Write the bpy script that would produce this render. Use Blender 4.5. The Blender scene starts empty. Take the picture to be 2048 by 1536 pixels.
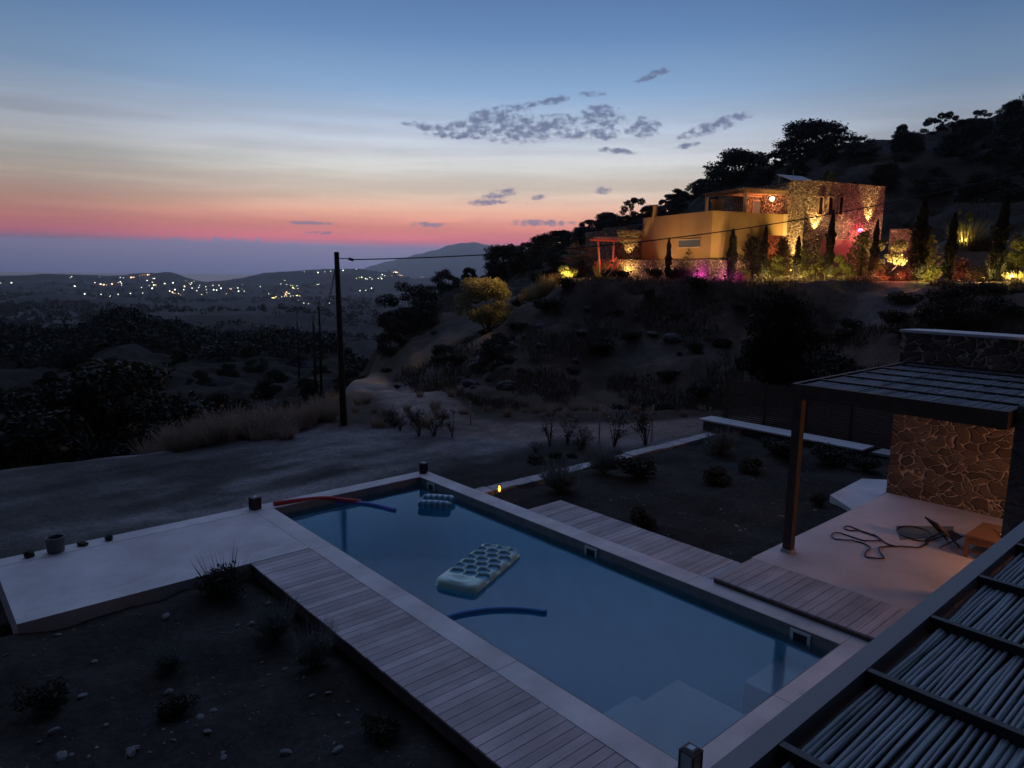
import bpy, math, random
import numpy as np
from mathutils import Vector, Matrix

# ============================================================ camera
F = 1420.0
CAM = Vector((0.0, 0.0, 5.0))
RX = Vector((0.7512, -0.6600, 0.0133)); FX = Vector((0.6533, 0.7403, -0.1584))
FX.normalize(); RX = (RX - FX * RX.dot(FX)).normalized(); UX = RX.cross(FX)
scene = bpy.context.scene
col = scene.collection
cam_d = bpy.data.cameras.new("camera"); cam = bpy.data.objects.new("camera", cam_d); col.objects.link(cam)
m = Matrix(((RX.x, UX.x, -FX.x, CAM.x), (RX.y, UX.y, -FX.y, CAM.y), (RX.z, UX.z, -FX.z, CAM.z), (0, 0, 0, 1)))
cam.matrix_world = m
cam_d.sensor_fit = 'HORIZONTAL'; cam_d.sensor_width = 36.0; cam_d.lens = 36.0 * F / 2048.0
cam_d.clip_start = 0.05; cam_d.clip_end = 40000
scene.camera = cam
scene.view_settings.view_transform = 'Standard'; scene.view_settings.look = 'None'
scene.view_settings.exposure = 0.17; scene.view_settings.gamma = 1.0
try:
    scene.cycles.use_denoising = True
    scene.cycles.max_bounces = 8; scene.cycles.transparent_max_bounces = 16
    scene.cycles.volume_bounces = 0
    scene.cycles.sample_clamp_indirect = 3.0
except Exception: pass

def ray(px, py): return FX * F + RX * (px - 1024) - UX * (py - 768)
def at_z(px, py, z):
    d = ray(px, py); return CAM + d * ((z - CAM.z) / d.z)
def at_D(px, py, D):
    d = ray(px, py); return CAM + d * (D / math.hypot(d.x, d.y))
def lin(r, g, b):
    return tuple(((c / 255) / 12.92 if c / 255 < 0.04045 else ((c / 255 + .055) / 1.055) ** 2.4) for c in (r, g, b))

# ============================================================ world (dusk sky)
w = bpy.data.worlds.new("World"); scene.world = w; w.use_nodes = True
nt = w.node_tree; nt.nodes.clear()
def N(t, **k):
    n = nt.nodes.new(t)
    for a, b in k.items(): setattr(n, a, b)
    return n
def inp(n, i, v):
    if isinstance(v, bpy.types.NodeSocket): nt.links.new(v, n.inputs[i])
    else: n.inputs[i].default_value = v
def MA(op, a, b=0.0, c=0.0, clamp=False):
    n = N('ShaderNodeMath', operation=op); n.use_clamp = clamp
    inp(n, 0, a); inp(n, 1, b)
    if op in ('MULTIPLY_ADD', 'SMOOTH_MIN', 'SMOOTH_MAX'): inp(n, 2, c)
    return n.outputs[0]
def MR(v, a, b, c=0.0, d=1.0, smooth=False):
    n = N('ShaderNodeMapRange'); n.clamp = True
    if smooth: n.interpolation_type = 'SMOOTHSTEP'
    inp(n, 0, v); inp(n, 1, a); inp(n, 2, b); inp(n, 3, c); inp(n, 4, d); return n.outputs[0]
def MIX(f, a, b, bt='MIX'):
    n = N('ShaderNodeMix', data_type='RGBA', blend_type=bt); n.clamp_factor = True
    inp(n, 0, f); inp(n, 6, a); inp(n, 7, b); return n.outputs[2]
def RAMP(v, stops):
    n = N('ShaderNodeValToRGB'); r = n.color_ramp; inp(n, 0, v)
    while len(r.elements) < len(stops): r.elements.new(0.5)
    for e, (p, c) in zip(r.elements, stops): e.position = p; e.color = (*c, 1)
    return n.outputs[0]
tc = N('ShaderNodeTexCoord').outputs['Generated']
sx = N('ShaderNodeSeparateXYZ'); inp(sx, 0, tc); X, Y, Z = sx.outputs
el = MA('MULTIPLY', MA('ARCSINE', MA('MINIMUM', MA('MAXIMUM', Z, -1.0), 1.0)), 57.2958)
azd = MA('MULTIPLY', MA('ARCTAN2', X, Y), 57.2958)          # degrees clockwise from +Y
def pxel(px, py):
    d = ray(px, py).normalized(); return math.degrees(math.atan2(d.x, d.y)), math.degrees(math.asin(d.z))
AZC = pxel(900, 500)[0]
# elevation ramp: factor = (el+5)/95 is too coarse near the horizon, so use sqrt scale
fe = MA('SQRT', MR(el, -1.0, 89.0, 0.0, 1.0))
def fpos(e): return math.sqrt(max(0, e + 1.0) / 90.0)
HZ_D, HZ_TOP, HZ_R = 1.1e-4, 375.0, 12500.0
AIR = (.11, .115, .17)
def thru(e, c):      # colour above the haze that reads as c through it
    L_ = min(HZ_R, (HZ_TOP - 5) / max(math.tan(math.radians(max(e, .05))), 1e-4)); T = math.exp(-HZ_D * L_)
    return tuple(max(.01, (lin(*c)[i] - (1 - T) * AIR[i]) / T) for i in range(3))
ramp = RAMP(fe, [(fpos(x_), thru(x_, c_)) for x_, c_ in ((-1, (100, 104, 136)), (1.6, (122, 114, 142)), (2.2, (194, 112, 126)), (3.1, (206, 130, 122)),
                 (4.3, (210, 158, 138)), (5.8, (204, 184, 168)), (7.6, (196, 194, 190)), (9.8, (182, 190, 204)),
                 (13, (132, 160, 193)), (17, (96, 128, 171)), (21.5, (74, 103, 146)), (30, (142, 172, 224)), (55, (164, 184, 238)), (89, (128, 146, 196)))])  # overhead stops, out of view, raised past dusk level to light ground and pool
daz = MA('SUBTRACT', azd, AZC)
ca = MA('COSINE', MA('DIVIDE', daz, 57.2958))
low = MR(el, 6.0, 24.0, 1.0, 0.0, True)
side = MR(MA('COSINE', MA('DIVIDE', MA('ADD', daz, -4.0), 57.2958)), 0.84, 1.0, 0.58, 1.0, True)
back = MR(ca, -0.5, 0.8, 0.06, 1.0, True)
highback = MR(ca, -0.3, 0.65, 0.12, 1.0, True)
fac_low = MA('MULTIPLY', side, back)
side_high = MR(ca, 0.78, 1.0, 0.74, 1.0, True)
fac_high = MA('MULTIPLY', highback, side_high)
fac = MA('ADD', MA('MULTIPLY', low, fac_low), MA('MULTIPLY', MA('SUBTRACT', 1.0, low), fac_high))
# away from the afterglow the pink fades to slate blue
slate = RAMP(fe, [(0.0, lin(88, 94, 124)), (fpos(4), lin(120, 110, 140)), (fpos(10), lin(110, 122, 156)), (1.0, lin(62, 84, 130))])
awy = MR(ca, 0.1, 0.75, 1.0, 0.0, True)
base = MIX(awy, ramp, slate)
# thin streaks, stretched along the horizon
mp = N('ShaderNodeCombineXYZ'); inp(mp, 0, MA('MULTIPLY', azd, 0.035)); inp(mp, 1, MA('MULTIPLY', el, 0.55)); inp(mp, 2, 3.1)
nz = N('ShaderNodeTexNoise'); inp(nz, 'Vector', mp.outputs[0]); inp(nz, 'Scale', 1.0); inp(nz, 'Detail', 5.0); inp(nz, 'Roughness', .6)
st = MR(nz.outputs[0], 0.36, 0.66, 0.84, 1.11, True)
stw = MR(el, 9.0, 14.0, 1.0, 0.0)
st = MA('ADD', MA('MULTIPLY', st, stw), MA('SUBTRACT', 1.0, stw))
base = MIX(1.0, base, st, 'MULTIPLY')
# far cloud bank standing over the sea, its upper edge lumpy
cb = N('ShaderNodeCombineXYZ'); inp(cb, 0, MA('MULTIPLY', azd, 1.3)); inp(cb, 1, 7.7)
nb = N('ShaderNodeTexNoise'); inp(nb, 'Vector', cb.outputs[0]); inp(nb, 'Scale', 1.0); inp(nb, 'Detail', 7.0); inp(nb, 'Roughness', .62)
lump = MR(nb.outputs[0], 0.47, 0.72, 0.0, 0.95)
azs = pxel(480, 490)[0]
bump = MR(MA('ABSOLUTE', MA('SUBTRACT', azd, azs)), 0.0, 8.0, 1.0, 0.15, True)
edge = MA('ADD', 1.62, MA('MULTIPLY', lump, bump))
edge = MA('ADD', edge, MR(azd, pxel(0, 490)[0], pxel(480, 490)[0], 0.03, 0.10))
edge = MA('SUBTRACT', edge, MR(azd, pxel(640, 490)[0], pxel(880, 500)[0], 0.0, 0.75, True))
bank = MR(MA('SUBTRACT', edge, el), -0.06, 0.06, 0.0, 1.0, True)
bankc = MIX(MR(el, -0.5, 1.7), (*thru(.1, (102, 106, 138)), 1), (*thru(1.6, (124, 117, 144)), 1))
bankf = MR(azd, pxel(-100, 490)[0], pxel(700, 490)[0], 0.66, 1.0)
bankc = MIX(1.0, bankc, MA('MULTIPLY', bankf, back), 'MULTIPLY')
# cumulus / streak clouds: ellipses in (azimuth, elevation) broken up by noise
CL = [(870, 256, 55, 8, 6), (975, 242, 75, 20, -14), (1065, 258, 95, 22, -6), (1200, 234, 42, 20, 0), (1205, 266, 30, 12, 0), (1285, 256, 32, 18, 0),
      (1430, 252, 62, 11, -16), (1375, 291, 22, 5, -8), (1235, 302, 34, 6, 6), (1000, 388, 38, 9, -12), (975, 404, 34, 7, -4), (1077, 394, 16, 5, -10), (1206, 381, 15, 7, 0),
      (1080, 446, 68, 6, 0), (855, 449, 34, 5, 0), (1112, 200, 24, 8, -10), (1185, 188, 24, 5, 0), (1065, 208, 20, 5, -8), (1310, 148, 36, 6, -18), (620, 446, 46, 3, 0), (1150, 271, 34, 7, 0),
      (920, 270, 60, 7, 0), (640, 466, 30, 3, 0)]
cn = N('ShaderNodeCombineXYZ'); inp(cn, 0, azd); inp(cn, 1, MA('MULTIPLY', el, 1.5))
nc = N('ShaderNodeTexNoise'); inp(nc, 'Vector', cn.outputs[0]); inp(nc, 'Scale', 1.5); inp(nc, 'Detail', 6.0); inp(nc, 'Roughness', .56)
cm = None
for (px, py, rx, ry, rot) in CL:
    a0, e0 = pxel(px, py); dpp = 57.2958 / F * (0.92)
    dx = MA('SUBTRACT', azd, a0); dy = MA('SUBTRACT', el, e0)
    c_, s_ = math.cos(math.radians(rot)), math.sin(math.radians(rot))   # image y is down, so rot is mirrored
    u = MA('DIVIDE', MA('SUBTRACT', MA('MULTIPLY', dx, c_), MA('MULTIPLY', dy, s_)), rx * dpp * 1.1)
    v = MA('DIVIDE', MA('ADD', MA('MULTIPLY', dx, s_), MA('MULTIPLY', dy, c_)), ry * dpp * 1.1)
    d = MA('SUBTRACT', 1.0, MA('ADD', MA('MULTIPLY', u, u), MA('MULTIPLY', v, v)))
    cm = d if cm is None else MA('MAXIMUM', cm, d)
cmask = MA('ADD', MA('MAXIMUM', cm, -1.5), MA('MULTIPLY', MA('SUBTRACT', nc.outputs[0], 0.48), 7.0))
cmask = MR(cmask, -0.5, 1.6, 0.0, 0.85, True)
cgate = MR(cm, -0.55, -0.1, 0.0, 1.0)
cmask = MA('MULTIPLY', cmask, cgate)
cloudc = MIX(MR(el, 3.0, 9.0), (*thru(4.0, (122, 114, 140)), 1), (*lin(88, 98, 132), 1))
skyc = MIX(1.0, base, fac, 'MULTIPLY')
skyc = MIX(cmask, skyc, cloudc)
skyc = MIX(bank, skyc, bankc)
SKY_GAIN = 1.0
bg = N('ShaderNodeBackground'); inp(bg, 0, skyc); inp(bg, 1, SKY_GAIN)
# clear-sky scattering of a sun already below the horizon, very faint at this hour
sk = N('ShaderNodeTexSky', sky_type='NISHITA'); sk.sun_disc = False; sk.sun_elevation = math.radians(-4); sk.sun_rotation = math.radians(AZC)
bg2 = N('ShaderNodeBackground'); inp(bg2, 0, sk.outputs[0]); inp(bg2, 1, 0.05)
ad = N('ShaderNodeAddShader'); nt.links.new(bg.outputs[0], ad.inputs[0]); nt.links.new(bg2.outputs[0], ad.inputs[1])
wo = N('ShaderNodeOutputWorld'); nt.links.new(ad.outputs[0], wo.inputs[0])
try: w.cycles.sampling_method = 'MANUAL'; w.cycles.sample_map_resolution = 512
except Exception: pass

# ============================================================ materials
def new_mat(name):
    global nt
    mt = bpy.data.materials.new(name); mt.use_nodes = True; nt = mt.node_tree; nt.nodes.clear()
    return mt
def finish(surf, vol=None, disp=None):
    o = N('ShaderNodeOutputMaterial'); nt.links.new(surf, o.inputs[0])
    if vol: nt.links.new(vol, o.inputs[1])
def coord(kind='Object'): return N('ShaderNodeTexCoord').outputs[kind]
def noise(vec, s, det=4.0, ro=.55, dist=0.0):
    n = N('ShaderNodeTexNoise'); inp(n, 'Vector', vec); inp(n, 'Scale', s); inp(n, 'Detail', det); inp(n, 'Roughness', ro); inp(n, 'Distortion', dist); return n.outputs[0]
def bumpn(h, s, dist=0.02):
    b = N('ShaderNodeBump'); inp(b, 'Height', h); inp(b, 'Strength', s); inp(b, 'Distance', dist); return b.outputs[0]
def principled(c, rough=.7, metal=0.0, normal=None, spec=.5, **k):
    p = N('ShaderNodeBsdfPrincipled'); inp(p, 'Base Color', c if isinstance(c, bpy.types.NodeSocket) else (*c, 1)); inp(p, 'Roughness', rough)
    inp(p, 'Metallic', metal); inp(p, 'Specular IOR Level', spec)
    if normal: nt.links.new(normal, p.inputs['Normal'])
    for a, b in k.items(): inp(p, a.replace('_', ' '), b)
    return p.outputs[0]
def basic(name, c, rough=.7, var=.25, scale=6, bump=.2, metal=0.0, spec=.4, stretch=None, fine=60, bd=.01):
    mt = new_mat(name); v = coord()
    if stretch:
        mpn = N('ShaderNodeMapping'); inp(mpn, 'Vector', v); mpn.inputs['Scale'].default_value = stretch; v = mpn.outputs[0]
    n1 = noise(v, scale, 5.0, .6); n2 = noise(v, fine, 3.0)
    f = MA('MULTIPLY', MR(n1, .25, .75, 1 - var, 1 + var), MR(n2, .25, .75, 1 - var * .5, 1 + var * .5))
    cc = MIX(1.0, (*c, 1), f, 'MULTIPLY')
    finish(principled(cc, rough, metal, bumpn(MA('ADD', n1, MA('MULTIPLY', n2, .4)), bump, bd), spec)); return mt
def leafmat(name, c1, c2, rough=.6):
    mt = new_mat(name); oi = N('ShaderNodeObjectInfo'); g = N('ShaderNodeNewGeometry')
    n1 = noise(coord(), 2.2, 3.0)
    f = MA('ADD', MA('MULTIPLY', g.outputs['Random Per Island'], .7), MA('MULTIPLY', MA('SUBTRACT', n1, .35), .8))
    cc = MIX(f, (*c1, 1), (*c2, 1))
    d = principled(cc, rough, spec=.2)
    t = N('ShaderNodeBsdfTranslucent'); inp(t, 0, cc)
    mx = N('ShaderNodeMixShader'); inp(mx, 0, .22); nt.links.new(d, mx.inputs[1]); nt.links.new(t.outputs[0], mx.inputs[2])
    finish(mx.outputs[0]); return mt
def emis(name, c, s):
    mt = new_mat(name); e = N('ShaderNodeEmission'); inp(e, 0, (*c, 1)); inp(e, 1, s); finish(e.outputs[0])
    try: mt.cycles.emission_sampling = 'NONE'
    except Exception: pass
    return mt
def stone(name, c1, c2, mortar, scale=2.6, squash=1.5, mw=.035, bump=.8, bd=.04):
    mt = new_mat(name); v = coord()
    dn = N('ShaderNodeTexNoise'); inp(dn, 'Vector', v); inp(dn, 'Scale', 1.7); inp(dn, 'Detail', 3.0)
    off = N('ShaderNodeVectorMath', operation='MULTIPLY_ADD'); nt.links.new(dn.outputs[1], off.inputs[0]); off.inputs[1].default_value = (.55, .55, .55); nt.links.new(v, off.inputs[2])
    mpn = N('ShaderNodeMapping'); nt.links.new(off.outputs[0], mpn.inputs[0]); mpn.inputs['Scale'].default_value = (1, 1, squash)
    vo = N('ShaderNodeTexVoronoi', feature='DISTANCE_TO_EDGE'); nt.links.new(mpn.outputs[0], vo.inputs['Vector']); inp(vo, 'Scale', scale); inp(vo, 'Randomness', .95)
    vc = N('ShaderNodeTexVoronoi', feature='F1'); nt.links.new(mpn.outputs[0], vc.inputs['Vector']); inp(vc, 'Scale', scale); inp(vc, 'Randomness', .95)
    sep = N('ShaderNodeSeparateColor'); nt.links.new(vc.outputs['Color'], sep.inputs[0])
    nn = noise(v, 30, 4.0)
    e = MA('ADD', vo.outputs['Distance'], MA('MULTIPLY', MA('SUBTRACT', noise(v, 14, 3.0), .5), .05))
    jm = MR(e, mw, mw + .03, 1.0, 0.0, True)
    sc = MIX(sep.outputs[0], (*c1, 1), (*c2, 1)); sc = MIX(1.0, sc, MR(nn, .2, .8, .65, 1.3), 'MULTIPLY')
    cc = MIX(jm, sc, MIX(1.0, (*mortar, 1), MR(nn, .2, .8, .85, 1.15), 'MULTIPLY'))
    h = MA('ADD', MR(e, 0.0, .16, 0.0, 1.0, True), MA('MULTIPLY', nn, .25))
    finish(principled(cc, .85, 0, bumpn(h, bump, bd), .2)); return mt
def boards(name, axis, pitch, c, var=.3):
    mt = new_mat(name); v = coord(); s = N('ShaderNodeSeparateXYZ'); nt.links.new(v, s.inputs[0])
    idx = MA('FLOOR', MA('DIVIDE', s.outputs[axis], pitch))
    wn = N('ShaderNodeTexWhiteNoise', noise_dimensions='1D'); nt.links.new(idx, wn.inputs['W'])
    mpn = N('ShaderNodeMapping'); nt.links.new(v, mpn.inputs[0]); sc = [2.5, 2.5, 2.5]; sc[axis] = 45; mpn.inputs['Scale'].default_value = sc
    addv = N('ShaderNodeVectorMath', operation='ADD'); nt.links.new(mpn.outputs[0], addv.inputs[0]); nt.links.new(wn.outputs['Color'], addv.inputs[1])
    g = noise(addv.outputs[0], 1.0, 5.0, .65); bl = noise(v, 1.3, 4.0)
    f = MA('MULTIPLY', MR(wn.outputs['Value'], 0, 1, 1 - var, 1 + var * .7), MA('MULTIPLY', MR(g, .25, .75, .8, 1.15), MR(bl, .3, .7, .8, 1.15)))
    finish(principled(MIX(1.0, (*c, 1), f, 'MULTIPLY'), .75, 0, bumpn(g, .35, .006), .25)); return mt

M = {}
M['plaster'] = basic('plaster', (.54, .50, .50), .8, .24, 1.1, .15, fine=40)
M['coping'] = basic('coping', (.54, .51, .50), .75, .26, 1.3, .2, fine=60)
M['patio'] = basic('patio', (.48, .43, .43), .7, .18, 1.2, .1, fine=40)
M['basin'] = basic('basin', (.45, .74, .83), .8, .10, 1.5, .1)
M['step'] = basic('step', (.30, .36, .42), .8, .12, 1.5, .1)
M['dry_wall_shade'] = basic('dry_wall_shade_band', (.21, .205, .20), .75, .2, 3, .15)  # grey of the dry pool wall, with its shade mixed into the colour
M['kerbstone'] = basic('kerbstone', (.36, .35, .35), .85, .3, 3.5, .5, fine=30)
M['deck_long'] = boards('deck_wood', 1, .144, (.42, .37, .375), .24)
M['deck_side'] = basic('deck_side', (.10, .08, .07), .8, .3, 4, .3)
M['steel'] = basic('painted_steel', (.125, .115, .12), .5, .12, 3, .08, spec=.5)
M['rust_post'] = basic('rusty_post', (.055, .036, .026), .7, .3, 5, .2)
M['purlin'] = basic('dark_purlin', (.02, .018, .018), .5, .2, 4, .1)
M['cane'] = basic('cane', (.17, .20, .215), .5, .45, 2.5, .3, stretch=(.6, 14, 14), fine=20)
M['reed'] = basic('reed', (.17, .175, .20), .7, .35, 3.0, .4, stretch=(.5, 30, 6), fine=20)
M['wall_stone'] = stone('rubble_wall', (.085, .068, .056), (.18, .14, .115), (.46, .38, .30), 3.7, 1.7, .018, .9, .05)
M['house_stone'] = stone('house_stone', (.13, .095, .065), (.23, .175, .12), (.50, .42, .31), 3.7, 1.25, .045, 1.0, .12)
M['dark_stone'] = stone('dark_stone', (.06, .065, .07), (.11, .115, .12), (.12, .12, .125), 2.6, 1.7, .02, .8, .05)
M['cap'] = basic('wall_cap', (.50, .49, .50), .8, .15, 3, .15)
M['yellow'] = basic('ochre_render', (.40, .27, .115), .9, .08, 1.2, .08)
M['cream'] = basic('cream_paint', (.55, .45, .28), .7, .1, 3, .05)
M['red_door'] = basic('door_paint', (.30, .10, .09), .6, .15, 3, .05)
M['beam_wood'] = basic('beam_wood', (.34, .22, .12), .7, .3, 5, .2)
M['black'] = basic('black_metal', (.012, .012, .014), .4, .2, 8, .05)
M['lantern_glass'] = basic('lantern_glass', (.24, .28, .30), .15, .15, 3, .0, spec=.8)
M['pole_wood'] = basic('pole_wood', (.03, .024, .022), .85, .3, 3, .4, stretch=(12, 12, .6))
M['cable'] = basic('cable', (.01, .01, .012), .5, .1, 4, .0)
M['hose'] = basic('hose', (.03, .012, .02), .4, .1, 4, .0)
M['trunk'] = basic('bark', (.035, .028, .022), .9, .35, 6, .5)
M['rock'] = basic('rock', (.14, .135, .13), .85, .35, 3, .6, fine=25, bd=.05)
M['slate'] = basic('slate', (.085, .083, .088), .85, .4, 2, .6, stretch=(1, 1, 4), bd=.08)
M['palestone'] = basic('pale_stone', (.14, .145, .14), .85, .25, 6, .4)
M['terracotta'] = basic('pot_clay', (.13, .13, .13), .8, .2, 6, .3)
M['fence_wood'] = basic('fence_cane', (.07, .038, .026), .8, .35, 8, .3, stretch=(1, .4, 10))
M['metal_post'] = basic('galvanised_post', (.40, .38, .36), .5, .2, 5, .1, metal=.3)
M['skim'] = basic('skimmer_plastic', (.60, .64, .62), .4, .08, 3, .0)
M['skim_in'] = basic('skimmer_throat', (.02, .025, .028), .6, .1, 3, .0)
M['table_wood'] = basic('table_wood', (.22, .12, .065), .6, .25, 5, .2, stretch=(3, 20, 3))
M['dark_fabric'] = basic('dark_fabric', (.05, .022, .018), .9, .2, 20, .2)
M['rope'] = basic('rope', (.50, .34, .16), .8, .2, 30, .4)
M['grey_mat'] = basic('grey_mat', (.12, .125, .12), .9, .2, 20, .2)
M['town_wall'] = basic('town_wall', (.34, .34, .36), .9, .3, .1, .0)
M['town_roof'] = basic('town_roof', (.16, .12, .11), .9, .3, .1, .0)
M['leaf_dark'] = leafmat('foliage_dark', (.014, .018, .012), (.035, .042, .025))
M['leaf_black'] = leafmat('foliage_pine', (.010, .013, .010), (.022, .026, .018))
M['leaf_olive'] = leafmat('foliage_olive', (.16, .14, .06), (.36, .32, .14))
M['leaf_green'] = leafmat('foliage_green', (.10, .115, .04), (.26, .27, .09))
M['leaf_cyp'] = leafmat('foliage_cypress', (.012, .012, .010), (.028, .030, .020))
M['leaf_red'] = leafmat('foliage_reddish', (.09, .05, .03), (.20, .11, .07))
M['leaf_grey'] = leafmat('foliage_grey', (.08, .10, .10), (.20, .23, .21))
M['leaf_scrub'] = leafmat('foliage_scrub', (.028, .028, .020), (.070, .062, .042))
M['dry_grass'] = leafmat('dry_grass', (.24, .19, .145), (.50, .40, .31))
M['scrub_grass'] = leafmat('hillside_grass', (.05, .044, .034), (.12, .10, .075))
M['lit_grass'] = leafmat('straw_grass', (.22, .19, .09), (.42, .36, .18))
M['flower'] = leafmat('white_petals', (.30, .32, .36), (.45, .47, .52))
M['noodle_red'] = basic('red_foam', (.40, .045, .04), .6, .06, 4, .05)
M['noodle_blue'] = basic('blue_foam', (.06, .19, .44), .6, .06, 4, .05)
M['noodle_violet'] = basic('violet_foam', (.13, .17, .50), .6, .06, 4, .05)
M['float'] = basic('float_vinyl', (.42, .62, .56), .3, .06, 2, .02, spec=.6)
M['float_in'] = basic('float_cells', (.05, .20, .34), .35, .10, 2, .02, spec=.6)
def stripes():
    mt = new_mat('striped_vinyl'); s = N('ShaderNodeSeparateXYZ'); nt.links.new(coord(), s.inputs[0])
    a = MR(MA('SINE', MA('MULTIPLY', s.outputs[0], 48.0)), -.15, .15, 0, 1); b = MR(MA('SINE', MA('MULTIPLY', s.outputs[1], 34.0)), -.1, .1, .35, 1)
    finish(principled(MIX(MA('MULTIPLY', a, b), (.05, .22, .36, 1), (.45, .62, .62, 1)), .4)); return mt
M['striped'] = stripes()
def glassmat():
    mt = new_mat('window_glass'); finish(principled((.10, .13, .15), .18, 0, None, .8))
    return mt
def darkglass():
    mt = new_mat('dark_glass'); finish(principled((.012, .012, .014), .12, 0, None, .6)); return mt
M['glass'] = glassmat(); M['glass_dark'] = darkglass()
def watermat():
    mt = new_mat('pool_water')
    n1 = MA('ADD', noise(coord(), 2.2, 3.0, .5), MA('MULTIPLY', noise(coord(), 9.0, 2.0), .25)); b = bumpn(n1, .07, .02)
    fr = N('ShaderNodeFresnel'); inp(fr, 'IOR', 1.45); nt.links.new(b, fr.inputs['Normal'])
    gl = N('ShaderNodeBsdfGlossy'); inp(gl, 0, (1, 1, 1, 1)); inp(gl, 'Roughness', .07); nt.links.new(b, gl.inputs['Normal'])
    tr = N('ShaderNodeBsdfTransparent'); inp(tr, 0, (.95, .98, .98, 1))
    mx = N('ShaderNodeMixShader'); nt.links.new(fr.outputs[0], mx.inputs[0]); nt.links.new(tr.outputs[0], mx.inputs[1]); nt.links.new(gl.outputs[0], mx.inputs[2])
    va = N('ShaderNodeVolumeAbsorption'); inp(va, 0, (.30, .86, .95, 1)); inp(va, 1, .40)
    finish(mx.outputs[0], va.outputs[0]); return mt
M['water'] = watermat()
def seamat():
    mt = new_mat('sea'); n1 = noise(coord(), .01, 4.0)
    finish(principled((.02, .026, .04), .3, 0, bumpn(n1, .2, 10), .5)); return mt
M['sea'] = seamat()
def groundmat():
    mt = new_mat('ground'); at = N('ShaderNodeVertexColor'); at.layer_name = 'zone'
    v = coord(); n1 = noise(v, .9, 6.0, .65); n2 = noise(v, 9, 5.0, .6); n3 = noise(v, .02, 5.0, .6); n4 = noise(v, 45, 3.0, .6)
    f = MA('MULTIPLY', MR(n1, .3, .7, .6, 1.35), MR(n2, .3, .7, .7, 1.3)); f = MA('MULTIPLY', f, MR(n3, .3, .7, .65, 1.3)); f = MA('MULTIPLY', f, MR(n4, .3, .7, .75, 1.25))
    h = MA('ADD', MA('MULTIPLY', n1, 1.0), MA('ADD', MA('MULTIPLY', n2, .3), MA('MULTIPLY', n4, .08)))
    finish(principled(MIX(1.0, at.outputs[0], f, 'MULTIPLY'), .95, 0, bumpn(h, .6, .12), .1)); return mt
M['ground'] = groundmat()

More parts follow.
